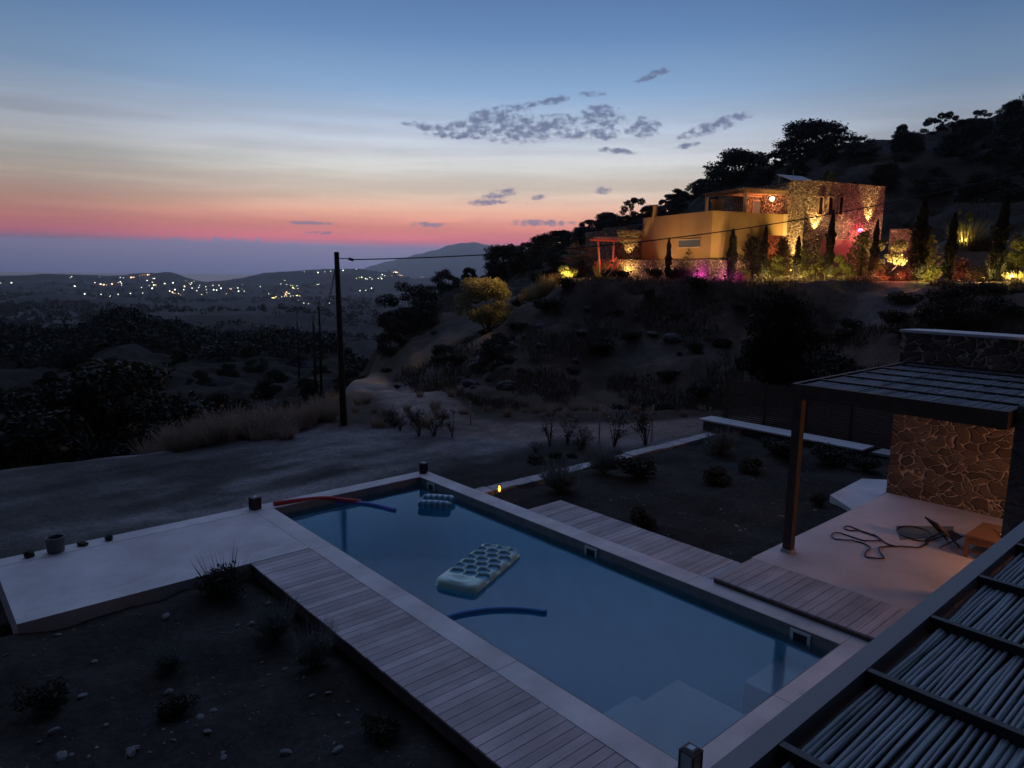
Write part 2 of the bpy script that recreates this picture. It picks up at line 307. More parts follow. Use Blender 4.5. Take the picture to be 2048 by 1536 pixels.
# ============================================================ helpers
def tag(o, label=None, cat=None, group=None, kind=None):
    if label: o['label'] = label
    if cat: o['category'] = cat
    if group: o['group'] = group
    if kind: o['kind'] = kind
    return o
def thing(name, label, cat, loc=(0, 0, 0), rz=0, group=None, sc=1.0):
    o = bpy.data.objects.new(name, None); col.objects.link(o); o.empty_display_size = .2
    o.location = loc; o.rotation_euler = (0, 0, rz); o.scale = (sc, sc, sc) if not isinstance(sc, tuple) else sc
    return tag(o, label, cat, group)
class MB:
    def __init__(s): s.v = []; s.f = []; s.n = 0
    def add(s, V, Fc):
        V = np.asarray(V, float).reshape(-1, 3); s.v.append(V); s.f += [tuple(int(i) + s.n for i in q) for q in Fc]; s.n += len(V); return s
    def box(s, x0, x1, y0, y1, z0, z1):
        V = [(x, y, z) for z in (z0, z1) for y in (y0, y1) for x in (x0, x1)]
        return s.add(V, [(0, 2, 3, 1), (4, 5, 7, 6), (0, 1, 5, 4), (2, 6, 7, 3), (0, 4, 6, 2), (1, 3, 7, 5)])
    def bar(s, a, b, wd, ht, up=(0, 0, 1)):
        a = Vector(a); b = Vector(b); d = (b - a).normalized(); r = d.cross(Vector(up)).normalized(); u = r.cross(d)
        V = [p + r * sx_ * wd / 2 + u * sz * ht / 2 for p in (a, b) for sz in (-1, 1) for sx_ in (-1, 1)]
        return s.add([tuple(q) for q in V], [(0, 2, 3, 1), (4, 5, 7, 6), (0, 1, 5, 4), (2, 6, 7, 3), (0, 4, 6, 2), (1, 3, 7, 5)])
    def prism(s, poly, z0, z1):
        n = len(poly); V = [(x, y, z0) for x, y in poly] + [(x, y, z1) for x, y in poly]
        a = sum(poly[i][0] * poly[(i + 1) % n][1] - poly[(i + 1) % n][0] * poly[i][1] for i in range(n))
        idx = list(range(n)) if a > 0 else list(range(n))[::-1]
        F_ = [tuple(idx[::-1]), tuple(n + i for i in idx)]
        for k in range(n):
            i, j = idx[k], idx[(k + 1) % n]; F_.append((i, j, n + j, n + i))
        return s.add(V, F_)
    def tube(s, pts, rad, sides=8, cap=True):
        pts = [Vector(p) for p in pts]; n = len(pts); rad = rad if hasattr(rad, '__len__') else [rad] * n
        V = []; Fc = []; pr = None
        for i, p in enumerate(pts):
            t = (pts[min(i + 1, n - 1)] - pts[max(i - 1, 0)]).normalized()
            if pr is None: pr = t.cross(Vector((0, 0, 1))); pr = pr if pr.length > .05 else t.cross(Vector((1, 0, 0)))
            pr = (pr - t * pr.dot(t)).normalized(); q = t.cross(pr)
            for k in range(sides):
                a = 2 * math.pi * k / sides; V.append(tuple(p + (pr * math.cos(a) + q * math.sin(a)) * rad[i]))
        for i in range(n - 1):
            for k in range(sides):
                k2 = (k + 1) % sides; Fc.append((i * sides + k, i * sides + k2, (i + 1) * sides + k2, (i + 1) * sides + k))
        if cap: Fc.append(tuple(range(sides))[::-1]); Fc.append(tuple((n - 1) * sides + k for k in range(sides)))
        return s.add(V, Fc)
    def lathe(s, prof, cx=0, cy=0, sides=20):
        V = []; Fc = []; n = len(prof)
        for r, z in prof:
            for k in range(sides):
                a = 2 * math.pi * k / sides; V.append((cx + r * math.cos(a), cy + r * math.sin(a), z))
        for i in range(n - 1):
            for k in range(sides):
                k2 = (k + 1) % sides; Fc.append((i * sides + k, i * sides + k2, (i + 1) * sides + k2, (i + 1) * sides + k))
        if prof[0][0] > .001: Fc.append(tuple(range(sides))[::-1])
        if prof[-1][0] > .001: Fc.append(tuple((n - 1) * sides + k for k in range(sides)))
        return s.add(V, Fc)
    def leaves(s, C, size, rng, asp=1.8, nrm=None):
        C = np.asarray(C); n = len(C); a = rng.normal(size=(n, 3)); a /= np.linalg.norm(a, axis=1)[:, None]
        b = rng.normal(size=(n, 3)); b -= a * (a * b).sum(1)[:, None]; b /= np.linalg.norm(b, axis=1)[:, None]
        L = (size * rng.uniform(.6, 1.5, n))[:, None]; W = L / asp
        V = np.stack([C - a * L, C + b * W, C + a * L, C - b * W], 1).reshape(-1, 3)
        return s.add(V, np.arange(4 * n).reshape(n, 4))
    def blades(s, base, tip, wd, rng, droop=.0):
        base = np.asarray(base); tip = np.asarray(tip); n = len(base); d = tip - base
        sd = np.cross(d, rng.normal(size=(n, 3))); sd /= np.linalg.norm(sd, axis=1)[:, None] + 1e-9; sd *= wd
        mid = base + d * .55; mid[:, 2] += np.linalg.norm(d, axis=1) * droop
        V = np.stack([base - sd, base + sd, mid + sd * .8, tip, mid - sd * .8], 1).reshape(-1, 3)
        return s.add(V, np.arange(5 * n).reshape(n, 5))
    def mesh(s, name, mat, smooth=False):
        me = bpy.data.meshes.new(name); V = np.concatenate(s.v) if s.v else np.zeros((0, 3))
        me.from_pydata(V.tolist(), [], s.f); me.materials.append(mat)
        if smooth: me.polygons.foreach_set('use_smooth', [True] * len(me.polygons))
        me.update(); return me
    def build(s, name, mat, parent=None, smooth=False, bevel=0):
        o = bpy.data.objects.new(name, s.mesh(name, mat, smooth)); col.objects.link(o)
        if parent: o.parent = parent
        if bevel:
            b = o.modifiers.new('bevel', 'BEVEL'); b.width = bevel; b.segments = 2; b.limit_method = 'ANGLE'
        return o
def copy_tree(o, parent=None):
    c = o.copy(); col.objects.link(c); c.parent = parent
    for ch in list(o.children): copy_tree(ch, c)
    return c

# ============================================================ terrain: one sheet, heights from measured profiles
def K(px, D, py): return at_D(px, py, D).z
SEA = -115.0
def prof(px, lst):
    out = []
    for D, v, kind in lst: out.append((D, K(px, D, v) if kind == 'p' else v))
    return out
z_, p_ = 'z', 'p'
P = {
 -900: [(0, -.6, z_), (24, -.8, z_), (40, -4, z_), (80, -10, z_), (200, -20, z_), (600, -45, z_), (1500, -70, z_), (3000, -70, z_), (3700, -118, z_), (4600, -135, z_)],
 0: [(0, -.6, z_), (23, -.7, z_), (31, -3, z_), (60, -8.5, z_), (120, 722, p_), (200, 682, p_), (260, 690, p_), (500, 655, p_), (1000, 612, p_), (1800, 585, p_), (2500, 568, p_), (2950, 553, p_), (3500, -115, z_), (4600, -135, z_)],
 110: [(0, -.6, z_), (23, -.7, z_), (31, -3, z_), (60, -8.5, z_), (120, 716, p_), (200, 690, p_), (300, 684, p_), (500, 648, p_), (1000, 610, p_), (1800, 583, p_), (2500, 562, p_), (3000, 547, p_), (3500, -115, z_), (4600, -135, z_)],
 240: [(0, -.6, z_), (23, -.7, z_), (31, -3, z_), (60, -7, z_), (110, 690, p_), (175, 641, p_), (230, 650, p_), (330, -40, z_), (500, 650, p_), (1000, 612, p_), (1800, 590, p_), (2500, 568, p_), (3050, 550, p_), (3600, -115, z_), (4600, -135, z_)],
 330: [(0, -.6, z_), (23, -.7, z_), (31, -2.6, z_), (60, -7, z_), (110, 715, p_), (175, 668, p_), (230, 672, p_), (330, -38, z_), (500, 640, p_), (1000, 614, p_), (1900, 592, p_), (2600, 562, p_), (3100, 545, p_), (3700, -115, z_), (4600, -135, z_)],
 415: [(0, -.6, z_), (24, -.7, z_), (31, -2.2, z_), (60, -7, z_), (120, 712, p_), (200, 694, p_), (350, -30, z_), (500, 636, p_), (620, 622, p_), (800, 640, p_), (1200, 612, p_), (2000, 592, p_), (2700, 574, p_), (3200, 566, p_), (3700, -114, z_), (4600, -135, z_)],
 560: [(0, -.6, z_), (25, -.7, z_), (32, -2.2, z_), (60, -7, z_), (120, 712, p_), (200, 690, p_), (350, -30, z_), (500, 648, p_), (640, 618, p_), (800, 640, p_), (1200, 608, p_), (2000, 588, p_), (2700, 566, p_), (3250, 543, p_), (3800, -115, z_), (4600, -135, z_)],
 650: [(0, -.6, z_), (26, -.6, z_), (32, -1.4, z_), (45, -3.4, z_), (60, -6.5, z_), (120, 712, p_), (200, 690, p_), (350, -32, z_), (500, 650, p_), (640, 622, p_), (800, 640, p_), (1200, 608, p_), (2000, 588, p_), (2700, 562, p_), (3250, 538, p_), (3800, -115, z_), (4600, -135, z_)],
 710: [(0, -.6, z_), (26, -.6, z_), (34, -1.0, z_), (42, -1.9, z_), (50, 760, p_), (60, -5.0, z_), (80, -8, z_), (140, -16, z_), (350, -32, z_), (600, 640, p_), (1000, 612, p_), (2000, 586, p_), (2700, 560, p_), (3250, 535, p_), (3800, -115, z_), (4600, -135, z_)],
 770: [(0, -.6, z_), (26, -.6, z_), (34, -.8, z_), (42, 790, p_), (52, 735, p_), (62, 690, p_), (75, -3.4, z_), (95, -9, z_), (140, -18, z_), (350, -32, z_), (600, 640, p_), (1000, 612, p_), (2000, 586, p_), (2700, 560, p_), (3250, 544, p_), (3700, -112, z_), (4600, -135, z_)],
 830: [(0, -.6, z_), (26, -.6, z_), (31, -.5, z_), (38, 790, p_), (48, 715, p_), (60, 655, p_), (74, 628, p_), (92, -2.5, z_), (140, -16, z_), (350, -32, z_), (600, 640, p_), (1000, 612, p_), (2000, 590, p_), (2700, 568, p_), (3400, 556, p_), (3800, -114, z_), (4600, -135, z_)],
 900: [(0, -.6, z_), (26, -.6, z_), (29, -.3, z_), (36, 770, p_), (45, 700, p_), (56, 645, p_), (68, 610, p_), (84, 588, p_), (110, -1, z_), (160, -16, z_), (500, -40, z_), (1500, 595, p_), (2700, 566, p_), (3400, 556, p_), (3900, -116, z_), (4600, -135, z_)],
 980: [(0, -.6, z_), (26.5, -.6, z_), (29.5, 822, p_), (37, 740, p_), (43, 676, p_), (50, 645, p_), (64, 600, p_), (80, 570, p_), (94, 556, p_), (130, -4, z_), (400, -30, z_), (1500, -70, z_), (4600, -135, z_)],
 1060: [(0, -.6, z_), (27, -.6, z_), (30, 818, p_), (38, 700, p_), (44.5, 612, p_), (52, 592, p_), (68, 560, p_), (84, 530, p_), (100, 510, p_), (140, 2, z_), (400, -10, z_), (1500, -60, z_), (4600, -135, z_)],
 1150: [(0, -.6, z_), (28, -.6, z_), (31, 818, p_), (39, 690, p_), (45.2, 566, p_), (47, 4.45, z_), (58, 4.6, z_), (80, 522, p_), (110, 488, p_), (150, 7, z_), (400, 0, z_), (1500, -60, z_), (4600, -135, z_)],
 1280: [(0, -.6, z_), (29, -.6, z_), (32, 820, p_), (39, 690, p_), (45.6, 563, p_), (47, 4.5, z_), (66, 5.2, z_), (85, 500, p_), (115, 440, p_), (160, 12, z_), (400, 5, z_), (1500, -60, z_), (4600, -135, z_)],
 1420: [(0, -.5, z_), (29, -.5, z_), (32, 815, p_), (39, 690, p_), (45.6, 562, p_), (47, 4.5, z_), (66, 5.2, z_), (85, 470, p_), (118, 388, p_), (160, 17, z_), (400, 8, z_), (1500, -60, z_), (4600, -135, z_)],
 1560: [(0, -.4, z_), (28, -.4, z_), (31, 810, p_), (38.5, 690, p_), (45.6, 562, p_), (47, 4.5, z_), (66, 5.2, z_), (85, 450, p_), (124, 336, p_), (165, 24, z_), (400, 10, z_), (1500, -60, z_), (4600, -135, z_)],
 1680: [(0, -.4, z_), (27, -.4, z_), (30.5, 800, p_), (38, 690, p_), (45.6, 562, p_), (47, 4.5, z_), (64, 5.2, z_), (85, 430, p_), (127, 288, p_), (170, 29, z_), (400, 15, z_), (1500, -60, z_), (4600, -135, z_)],
 1800: [(0, -.4, z_), (25, -.4, z_), (30, 770, p_), (38, 660, p_), (45.6, 562, p_), (47, 4.5, z_), (58, 5.4, z_), (64, 488, p_), (85, 420, p_), (130, 264, p_), (175, 32, z_), (400, 20, z_), (1500, -60, z_), (4600, -135, z_)],
 1920: [(0, -.4, z_), (24, -.4, z_), (29, 760, p_), (37, 650, p_), (45.6, 562, p_), (47, 4.5, z_), (56, 5.6, z_), (62, 476, p_), (85, 405, p_), (132, 262, p_), (175, 36, z_), (400, 22, z_), (1500, -60, z_), (4600, -135, z_)],
 2060: [(0, -.4, z_), (23, -.4, z_), (28, 740, p_), (36, 640, p_), (45.6, 562, p_), (47, 4.6, z_), (56, 6.2, z_), (62, 455, p_), (85, 385, p_), (134, 246, p_), (180, 40, z_), (400, 22, z_), (1500, -60, z_), (4600, -135, z_)],
 2900: [(0, -.4, z_), (22, -.4, z_), (28, 1.2, z_), (45.6, 5, z_), (60, 7, z_), (85, 18, z_), (134, 40, z_), (180, 44, z_), (400, 22, z_), (1500, -60, z_), (4600, -135, z_)],
}
def az_of(px):
    d = ray(px, 545); return math.atan2(d.x, d.y)
pk = sorted(P); AZK = np.array([az_of(p) for p in pk])
_d = np.concatenate([np.arange(1.0, 27, .22), 27 * 1.0115 ** np.arange(0, 152), 27 * 1.0115 ** 152 * 1.035 ** np.arange(0, 92)])
_d = _d[_d < 4600]; DG = np.append(_d, 4600.0)
def pchip(xs, ys, x):
    xs = np.asarray(xs, float); ys = np.asarray(ys, float); h = np.diff(xs); dl = np.diff(ys) / h; mm = np.zeros(len(xs))
    for i in range(1, len(xs) - 1):
        if dl[i - 1] * dl[i] > 0:
            w1 = 2 * h[i] + h[i - 1]; w2 = h[i] + 2 * h[i - 1]; mm[i] = (w1 + w2) / (w1 / dl[i - 1] + w2 / dl[i])
    mm[0] = dl[0]; mm[-1] = dl[-1]
    k = np.clip(np.searchsorted(xs, x) - 1, 0, len(xs) - 2); t = (x - xs[k]) / h[k]
    return (ys[k] * (1 + 2 * t) * (1 - t) ** 2 + mm[k] * h[k] * t * (1 - t) ** 2 + ys[k + 1] * t * t * (3 - 2 * t) + mm[k + 1] * h[k] * t * t * (t - 1))
TAB = np.array([pchip(*zip(*prof(p, P[p])), DG) for p in pk])      # columns x distances
def hash2(ix, iy, s):
    h = (ix * 374761393 + iy * 668265263 + s * 974711) & 0xffffffff
    h = ((h ^ (h >> 13)) * 1274126177) & 0xffffffff
    return ((h ^ (h >> 16)) & 0xffff) / 65535.0 - .5
def vnoise(x, y, s=0):
    ix = np.floor(x).astype(np.int64); iy = np.floor(y).astype(np.int64); fx = x - ix; fy = y - iy
    fx = fx * fx * (3 - 2 * fx); fy = fy * fy * (3 - 2 * fy)
    a = hash2(ix, iy, s); b = hash2(ix + 1, iy, s); c = hash2(ix, iy + 1, s); d = hash2(ix + 1, iy + 1, s)
    return (a * (1 - fx) + b * fx) * (1 - fy) + (c * (1 - fx) + d * fx) * fy
def fbm(x, y, o=4, s=0): return sum(vnoise(x * 2 ** i, y * 2 ** i, s + i) / 2 ** i for i in range(o))
def rect(x, y, x0, x1, y0, y1, e):
    f = lambda v, a, b: np.clip((v - a) / e + .5, 0, 1) * np.clip((b - v) / e + .5, 0, 1)
    return f(x, x0, x1) * f(y, y0, y1)
def road_mask(x, y, wd=1.7, ed=.8):
    D = np.hypot(x, y)
    # centreline of the dirt track in plan
    pts = [at_z(1500, 850, -.5), at_z(1250, 862, -.6), at_z(1000, 862, -.6), at_z(880, 845, -.6), at_D(790, 800, 36), at_D(745, 772, 44), at_D(705, 762, 52), at_D(670, 762, 58)]
    m_ = np.zeros_like(x)
    for a, b in zip(pts, pts[1:]):
        ax, ay, bx, by = a.x, a.y, b.x, b.y; L2 = (bx - ax) ** 2 + (by - ay) ** 2
        t = np.clip(((x - ax) * (bx - ax) + (y - ay) * (by - ay)) / L2, 0, 1)
        dd = np.hypot(x - ax - t * (bx - ax), y - ay - t * (by - ay))
        m_ = np.maximum(m_, np.clip((wd - dd) / ed, 0, 1))
    return m_
def road_soft(x, y): return road_mask(x, y, 4.5, 2.5)
def height(x, y):
    x = np.atleast_1d(np.asarray(x, float)); y = np.atleast_1d(np.asarray(y, float))
    az = np.arctan2(x, y); D = np.hypot(x, y)
    ci = np.clip(np.searchsorted(AZK, az) - 1, 0, len(AZK) - 2); t = np.clip((az - AZK[ci]) / (AZK[ci + 1] - AZK[ci]), 0, 1); t = t * t * (3 - 2 * t)
    di = np.clip(np.searchsorted(DG, D) - 1, 0, len(DG) - 2); u = np.clip((D - DG[di]) / (DG[di + 1] - DG[di]), 0, 1)
    z = (TAB[ci, di] * (1 - u) + TAB[ci, di + 1] * u) * (1 - t) + (TAB[ci + 1, di] * (1 - u) + TAB[ci + 1, di + 1] * u) * t
    slope = np.clip((D - 27) / 8, 0, 1) * np.clip(1 - np.clip((D - 44.5) / 1, 0, 1) * np.clip((60 - D) / 4, 0, 1) * .9, 0, 1)
    slope = np.where(az > az_of(800), slope, np.clip((D - 30) / 15, 0, 1)) * (1 - .93 * road_soft(x, y))
    z = z + slope * (fbm(x / 3.1, y / 3.1, 4, 3) * .75 + fbm(x / 11, y / 11, 3, 9) * .9) * np.clip(D / 45, .6, 1.4)
    z = z + slope * np.clip((130 - D) / 30, 0, 1) * fbm(x / 1.1, y / 1.1, 3, 51) * .34
    z = z + np.clip((D - 90) / 100, 0, 1) * fbm(x / 60, y / 60, 4, 21) * 7 + np.clip((D - 600) / 600, 0, 1) * fbm(x / 260, y / 260, 4, 5) * 11
    near = np.clip((30 - D) / 5, 0, 1)
    z = z + near * fbm(x / 1.3, y / 1.3, 4, 2) * .07
    g = rect(x, y, 10.0, 21.6, 4.0, 12.75, .5); z = z * (1 - g) + (-.32 + fbm(x / .9, y / .9, 4, 7) * .14) * g
    l = rect(x, y, -8, 4.6, -6, 12.0, .8); z = z * (1 - l) + (-.33 + .13 * np.clip((y - 8.5) / 2.5, 0, 1) + fbm(x / .8, y / .8, 4, 8) * .16) * l
    b = rect(x, y, 5.45, 9.65, 2, 14.25, .2); z = z * (1 - b) - 3.0 * b
    return z
def hz(x, y): return float(height(x, y)[0])
def on_ground(px, py, dmin=8, dmax=4000):
    d = ray(px, py); h = math.hypot(d.x, d.y); s = dmin
    prev = None
    while s < dmax:
        p = CAM + d * (s / h)
        if p.z < hz(p.x, p.y):
            lo, hi = s / 1.012, s
            for _ in range(8):
                mi = (lo + hi) / 2; q = CAM + d * (mi / h)
                if q.z < hz(q.x, q.y): hi = mi
                else: lo = mi
            q = CAM + d * (hi / h); return Vector((q.x, q.y, hz(q.x, q.y)))
        s *= 1.012
    return None
def ground_at(px, D):
    p = at_D(px, 545, D); return Vector((p.x, p.y, hz(p.x, p.y)))

def zone_colour(x, y, z):
    D = np.hypot(x, y); az = np.arctan2(x, y)
    c = np.zeros((len(x), 3)); hill = np.array([.080, .060, .046]); soil = np.array([.034, .031, .027]); gravel = np.array([.17, .158, .16]); yard = np.array([.085, .085, .08])
    valley = np.array([.036, .040, .042]); dust = np.array([.22, .175, .15])
    c[:] = hill
    n = fbm(x / 4, y / 4, 4, 31); n2 = fbm(x / 1.4, y / 5, 4, 17)
    c *= (1 + .9 * np.clip(n, -.5, .6))[:, None]
    # scree patches on the bank below the house
    sc = np.clip(fbm(x / 5, y / 5, 3, 44) * 3 - .1, 0, 1) * np.clip((D - 36) / 4, 0, 1) * np.clip((46 - D) / 2, 0, 1); c = c * (1 - sc[:, None]) + np.array([.14, .125, .12]) * sc[:, None]
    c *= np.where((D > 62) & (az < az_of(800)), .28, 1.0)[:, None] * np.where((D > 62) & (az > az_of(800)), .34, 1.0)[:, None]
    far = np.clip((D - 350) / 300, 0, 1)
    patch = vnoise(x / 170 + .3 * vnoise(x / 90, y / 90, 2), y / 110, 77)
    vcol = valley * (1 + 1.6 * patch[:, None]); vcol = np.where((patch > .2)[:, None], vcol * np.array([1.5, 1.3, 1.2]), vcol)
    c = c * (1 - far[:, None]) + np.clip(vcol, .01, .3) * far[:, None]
    nearm = np.clip((26.5 - D) / 1.5 + n * 1.6, 0, 1) * (az < az_of(1420) + .02)
    n2 = fbm(x / 3.2 + .25 * y, y / .8 - x * .12, 4, 17); yv = yard * (1 + .8 * n2[:, None]); gm = np.clip((x - 4.5) / 5 + n2 * 1.2, 0, 1)[:, None]
    yg = yv * (1 - gm) + gravel * gm * (1 + .9 * n2[:, None])
    c = c * (1 - nearm[:, None]) + yg * nearm[:, None]
    rm = road_mask(x, y)[:, None]; c = c * (1 - rm) + dust * (1 + .5 * n2[:, None]) * rm
    g = np.clip(rect(x, y, 9.5, 24.5, 4, 12.9, .6) + rect(x, y, -9, 5, -8, 12.4, .8), 0, 1)
    # earth strip just outside the pool and terrace
    e = rect(x, y, -9, 14, 13.6, 15.1, .7) * np.clip(.9 + n * 2, 0, 1); e2 = rect(x, y, 9.6, 17.0, 11, 16.2, 1.2) * np.clip(1 + n * 2, 0, 1)
    g = np.clip(g + e * .8 + e2, 0, 1)[:, None]
    c = c * (1 - g) + soil * (1 + .7 * n[:, None]) * g
    return np.clip(c, .006, .5)

a0, a1 = az_of(-500), az_of(2600)
AZ = np.concatenate([np.linspace(a1 - 2 * math.pi + .02, a0 - .02, 50), np.linspace(a0, a1, 470)])
A_, D_ = np.meshgrid(AZ, DG, indexing='ij'); XX = (D_ * np.sin(A_)).ravel(); YY = (D_ * np.cos(A_)).ravel(); ZZ = height(XX, YY)
na, nd = len(AZ), len(DG)
ii, jj = np.meshgrid(np.arange(na), np.arange(nd - 1), indexing='ij'); i2 = (ii + 1) % na
FC = np.stack([ii * nd + jj, ii * nd + jj + 1, i2 * nd + jj + 1, i2 * nd + jj], -1).reshape(-1, 4)
me = bpy.data.meshes.new('ground'); me.vertices.add(len(XX)); me.vertices.foreach_set('co', np.stack([XX, YY, ZZ], 1).ravel())
me.loops.add(FC.size); me.loops.foreach_set('vertex_index', FC.ravel()); me.polygons.add(len(FC)); me.polygons.foreach_set('loop_start', np.arange(len(FC)) * 4)
me.update(); me.validate(); me.polygons.foreach_set('use_smooth', [True] * len(me.polygons))
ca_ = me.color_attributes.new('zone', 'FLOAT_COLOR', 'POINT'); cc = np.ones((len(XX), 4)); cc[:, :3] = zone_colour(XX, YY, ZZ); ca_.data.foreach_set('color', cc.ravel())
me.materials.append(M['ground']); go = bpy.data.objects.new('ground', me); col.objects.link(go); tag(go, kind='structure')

# sea out to the horizon and the far headland
s = MB(); nA = 90; rr = [2600, 3600, 5000, 7000, 9500, 12000]
V = [(r * math.sin(a), r * math.cos(a), SEA) for r in rr for a in np.linspace(az_of(-900), az_of(2600), nA)]
s.add(V, [(i * nA + k, (i + 1) * nA + k, (i + 1) * nA + k + 1, i * nA + k + 1) for i in range(len(rr) - 1) for k in range(nA - 1)])
tag(s.build('sea', M['sea']), kind='structure')
mk = [(700, 545), (760, 526), (800, 517), (830, 509), (865, 501), (885, 495), (900, 489), (922, 486), (945, 483.5), (965, 487), (985, 492), (1010, 491), (1060, 496), (1120, 506), (1200, 520), (1300, 545)]
s = MB(); rows = 14; V = []
xs = np.linspace(700, 1300, 90); ys = np.interp(xs, [a for a, _ in mk], [b for _, b in mk])
for k in range(rows):
    t = k / (rows - 1); prof_ = math.sin(math.pi * t)
    for x, y in zip(xs, ys):
        D = 8200 + 1900 * t; zt = at_D(x, y + .8 * math.sin(x * .21), 9150).z - SEA
        p = at_D(x, 545, D); V.append((p.x, p.y, SEA - 3 + max(0, zt) * prof_ ** .8 * (1 + .10 * float(vnoise(np.array([x / 25.]), np.array([k / 2.]), 4)[0]) * (prof_ < .97))))
s.add(V, [(k * 90 + i, k * 90 + i + 1, (k + 1) * 90 + i + 1, (k + 1) * 90 + i) for k in range(rows - 1) for i in range(89)])
mo = s.build('mountain', basic('mountain_scrub', (.06, .06, .055), .95, .3, .002, .2), smooth=True); tag(mo, kind='structure')

# ============================================================ pool, terraces, decks
rng = np.random.default_rng(5); random.seed(5)
pool = thing('swimming_pool', 'long rectangular pool with pale plaster coping, filled with still blue water', 'swimming pool', (0, 0, 0))
g = .003
s = MB(); ye = [3.77, 6.31, 8.86, 11.42, 14.0]
for ya, yb in zip(ye, ye[1:]): s.box(5.35, 5.73, ya + .002, yb - .002, -.09, 0); s.box(9.40, 9.82, ya + .002, yb - .002, -.09, random.uniform(-.001, .001))
for xa, xb in ((5.35, 7.58), (7.584, 9.82)): s.box(xa, xb, 14.002, 14.4, -.09, 0); s.box(xa, xb, 3.37, 3.768, -.09, 0)
s.build('coping', M['coping'], pool, bevel=.006)
s = MB(); s.box(5.42, 5.74, 3.5, 14.3, -1.75, -.092); s.box(9.39, 9.75, 3.5, 14.3, -1.75, -.092); s.box(5.743, 9.387, 13.99, 14.3, -1.75, -.092); s.box(5.743, 9.387, 3.5, 3.78, -1.75, -.092); s.box(5.5, 9.7, 3.5, 14.3, -1.95, -1.752)
s.build('basin', M['basin'], pool)
# entry steps at the near left corner, a long ledge at the right
s = MB(); s.box(5.745, 7.55, 3.785, 5.10, -1.75, -.42); s.box(5.745, 6.30, 3.785, 4.45, -.418, -.26); s.box(5.745, 7.2, 5.103, 5.55, -1.75, -.72); s.build('entry_step', M['step'], pool)
s = MB(); s.box(8.4, 9.385, 3.785, 4.6, -1.75, -.55); s.build('bench_ledge', M['step'], pool)
s = MB(); s.box(9.388, 9.398, 3.79, 13.98, -.30, -.004); s.box(5.735, 5.742, 3.79, 13.98, -.30, -.004); s.box(5.744, 9.386, 13.986, 13.996, -.30, -.004); s.box(5.744, 9.386, 3.772, 3.782, -.30, -.004); s.build('dry_wall_shade_band', M['dry_wall_shade'], pool)  # strip over the basin wall top, coloured darker for its shade
for cy in (13.5, 8.36, 4.33):
    s = MB(); x1 = 9.386; w_ = .15; h0, h1 = -.20, -.035
    s.box(x1 - .02, x1 - .001, cy - w_, cy + w_, h1 - .04, h1); s.box(x1 - .02, x1 - .001, cy - w_, cy - w_ + .045, h0, h1 - .041); s.box(x1 - .02, x1 - .001, cy + w_ - .045, cy + w_, h0, h1 - .041)
    k = s.build('skimmer', M['skim'], pool); q = MB(); q.box(x1 - .008, x1 - .002, cy - w_ + .046, cy + w_ - .046, h0, h1 - .042); q.build('throat', M['skim_in'], k)
s = MB(); s.lathe([(.05, 0.001), (.05, .006), (.02, .008), (.0, .008)], 7.9, 3.55, 20); s.build('drain_cover', M['metal_post'], pool)
s = MB(); s.box(5.735, 9.395, 3.775, 13.995, -1.745, -.17)
wt = s.build('pool_water', M['water']); tag(wt, kind='structure')
tag(pool, kind=None)

ter = thing('terrace', 'pale plaster terrace slab running left from the far end of the pool', 'terrace', (0, 0, 0))
s = MB(); s.box(.97, 5.345, 11.956, 14.02, -.42, -.004); s.build('slab', M['plaster'], ter)
s = MB(); s.box(.97, 5.345, 11.53, 11.952, -.42, 0); s.box(.97, 5.345, 14.024, 14.4, -.42, 0); s.build('border', M['coping'], ter)

def deck(name, label, x0, x1, y0, y1, z, grp=None):
    t = thing(name, label, 'deck', (0, 0, 0), group=grp); s = MB(); y = y1
    while y > y0 + .01:
        a = max(y0, y - .144); s.box(x0 + random.uniform(-.004, .004), x1 + random.uniform(-.004, .004), a + .005, y - .004, z - .03 + random.uniform(-.0015, .0015), z + random.uniform(-.0015, .0015)); y = a
    s.build('boards', M['deck_long'], t)
    s = MB(); s.box(x0 + .02, x0 + .06, y0, y1, z - .22, z - .034); s.box(x1 - .06, x1 - .02, y0, y1, z - .22, z - .034); s.box(x0 + .061, x1 - .061, y1 - .05, y1 - .01, z - .22, z - .036)
    for k in range(int((y1 - y0) / .6)): s.box(x0 + .061, x1 - .061, y0 + .3 + k * .6, y0 + .34 + k * .6, z - .2, z - .037)
    s.build('joists', M['deck_side'], t); return t
deck('wooden_deck', 'long weathered board deck along the left side of the pool', 4.275, 5.342, -1.0, 11.52, -.004)
deck('wooden_deck', 'low board deck between the pool and the planted bed, level with the coping', 9.828, 10.82, 6.02, 10.58, -.004)
deck('wooden_deck', 'raised board step between the pool coping and the covered patio', 9.74, 10.955, 1.2, 6.012, .10)

pat = tag(MB().box(10.96, 16.79, -1.5, 6.03, -.45, .10).build('patio', M['patio']), 'smooth pale patio floor under the pergola, strewn with a hose', 'patio')
st_ = thing('landing', 'small pale landing slab at the far corner of the patio beside the stone wall', 'landing', (0, 0, 0))
lpt = [at_z(*q_, -.20) for q_ in ((1706, 1020), (1660, 990), (1724, 957), (1785, 960), (1790, 975))]
MB().prism([(q_.x, max(q_.y, 6.035)) for q_ in lpt], -.45, -.20).build('slab', M['plaster'], st_)
q0 = at_z(1722, 1003, -.197); MB().box(q0.x - .3, q0.x + .9, 6.04, 6.36, -.1985, -.19).build('edge_strip', M['patio'], st_)

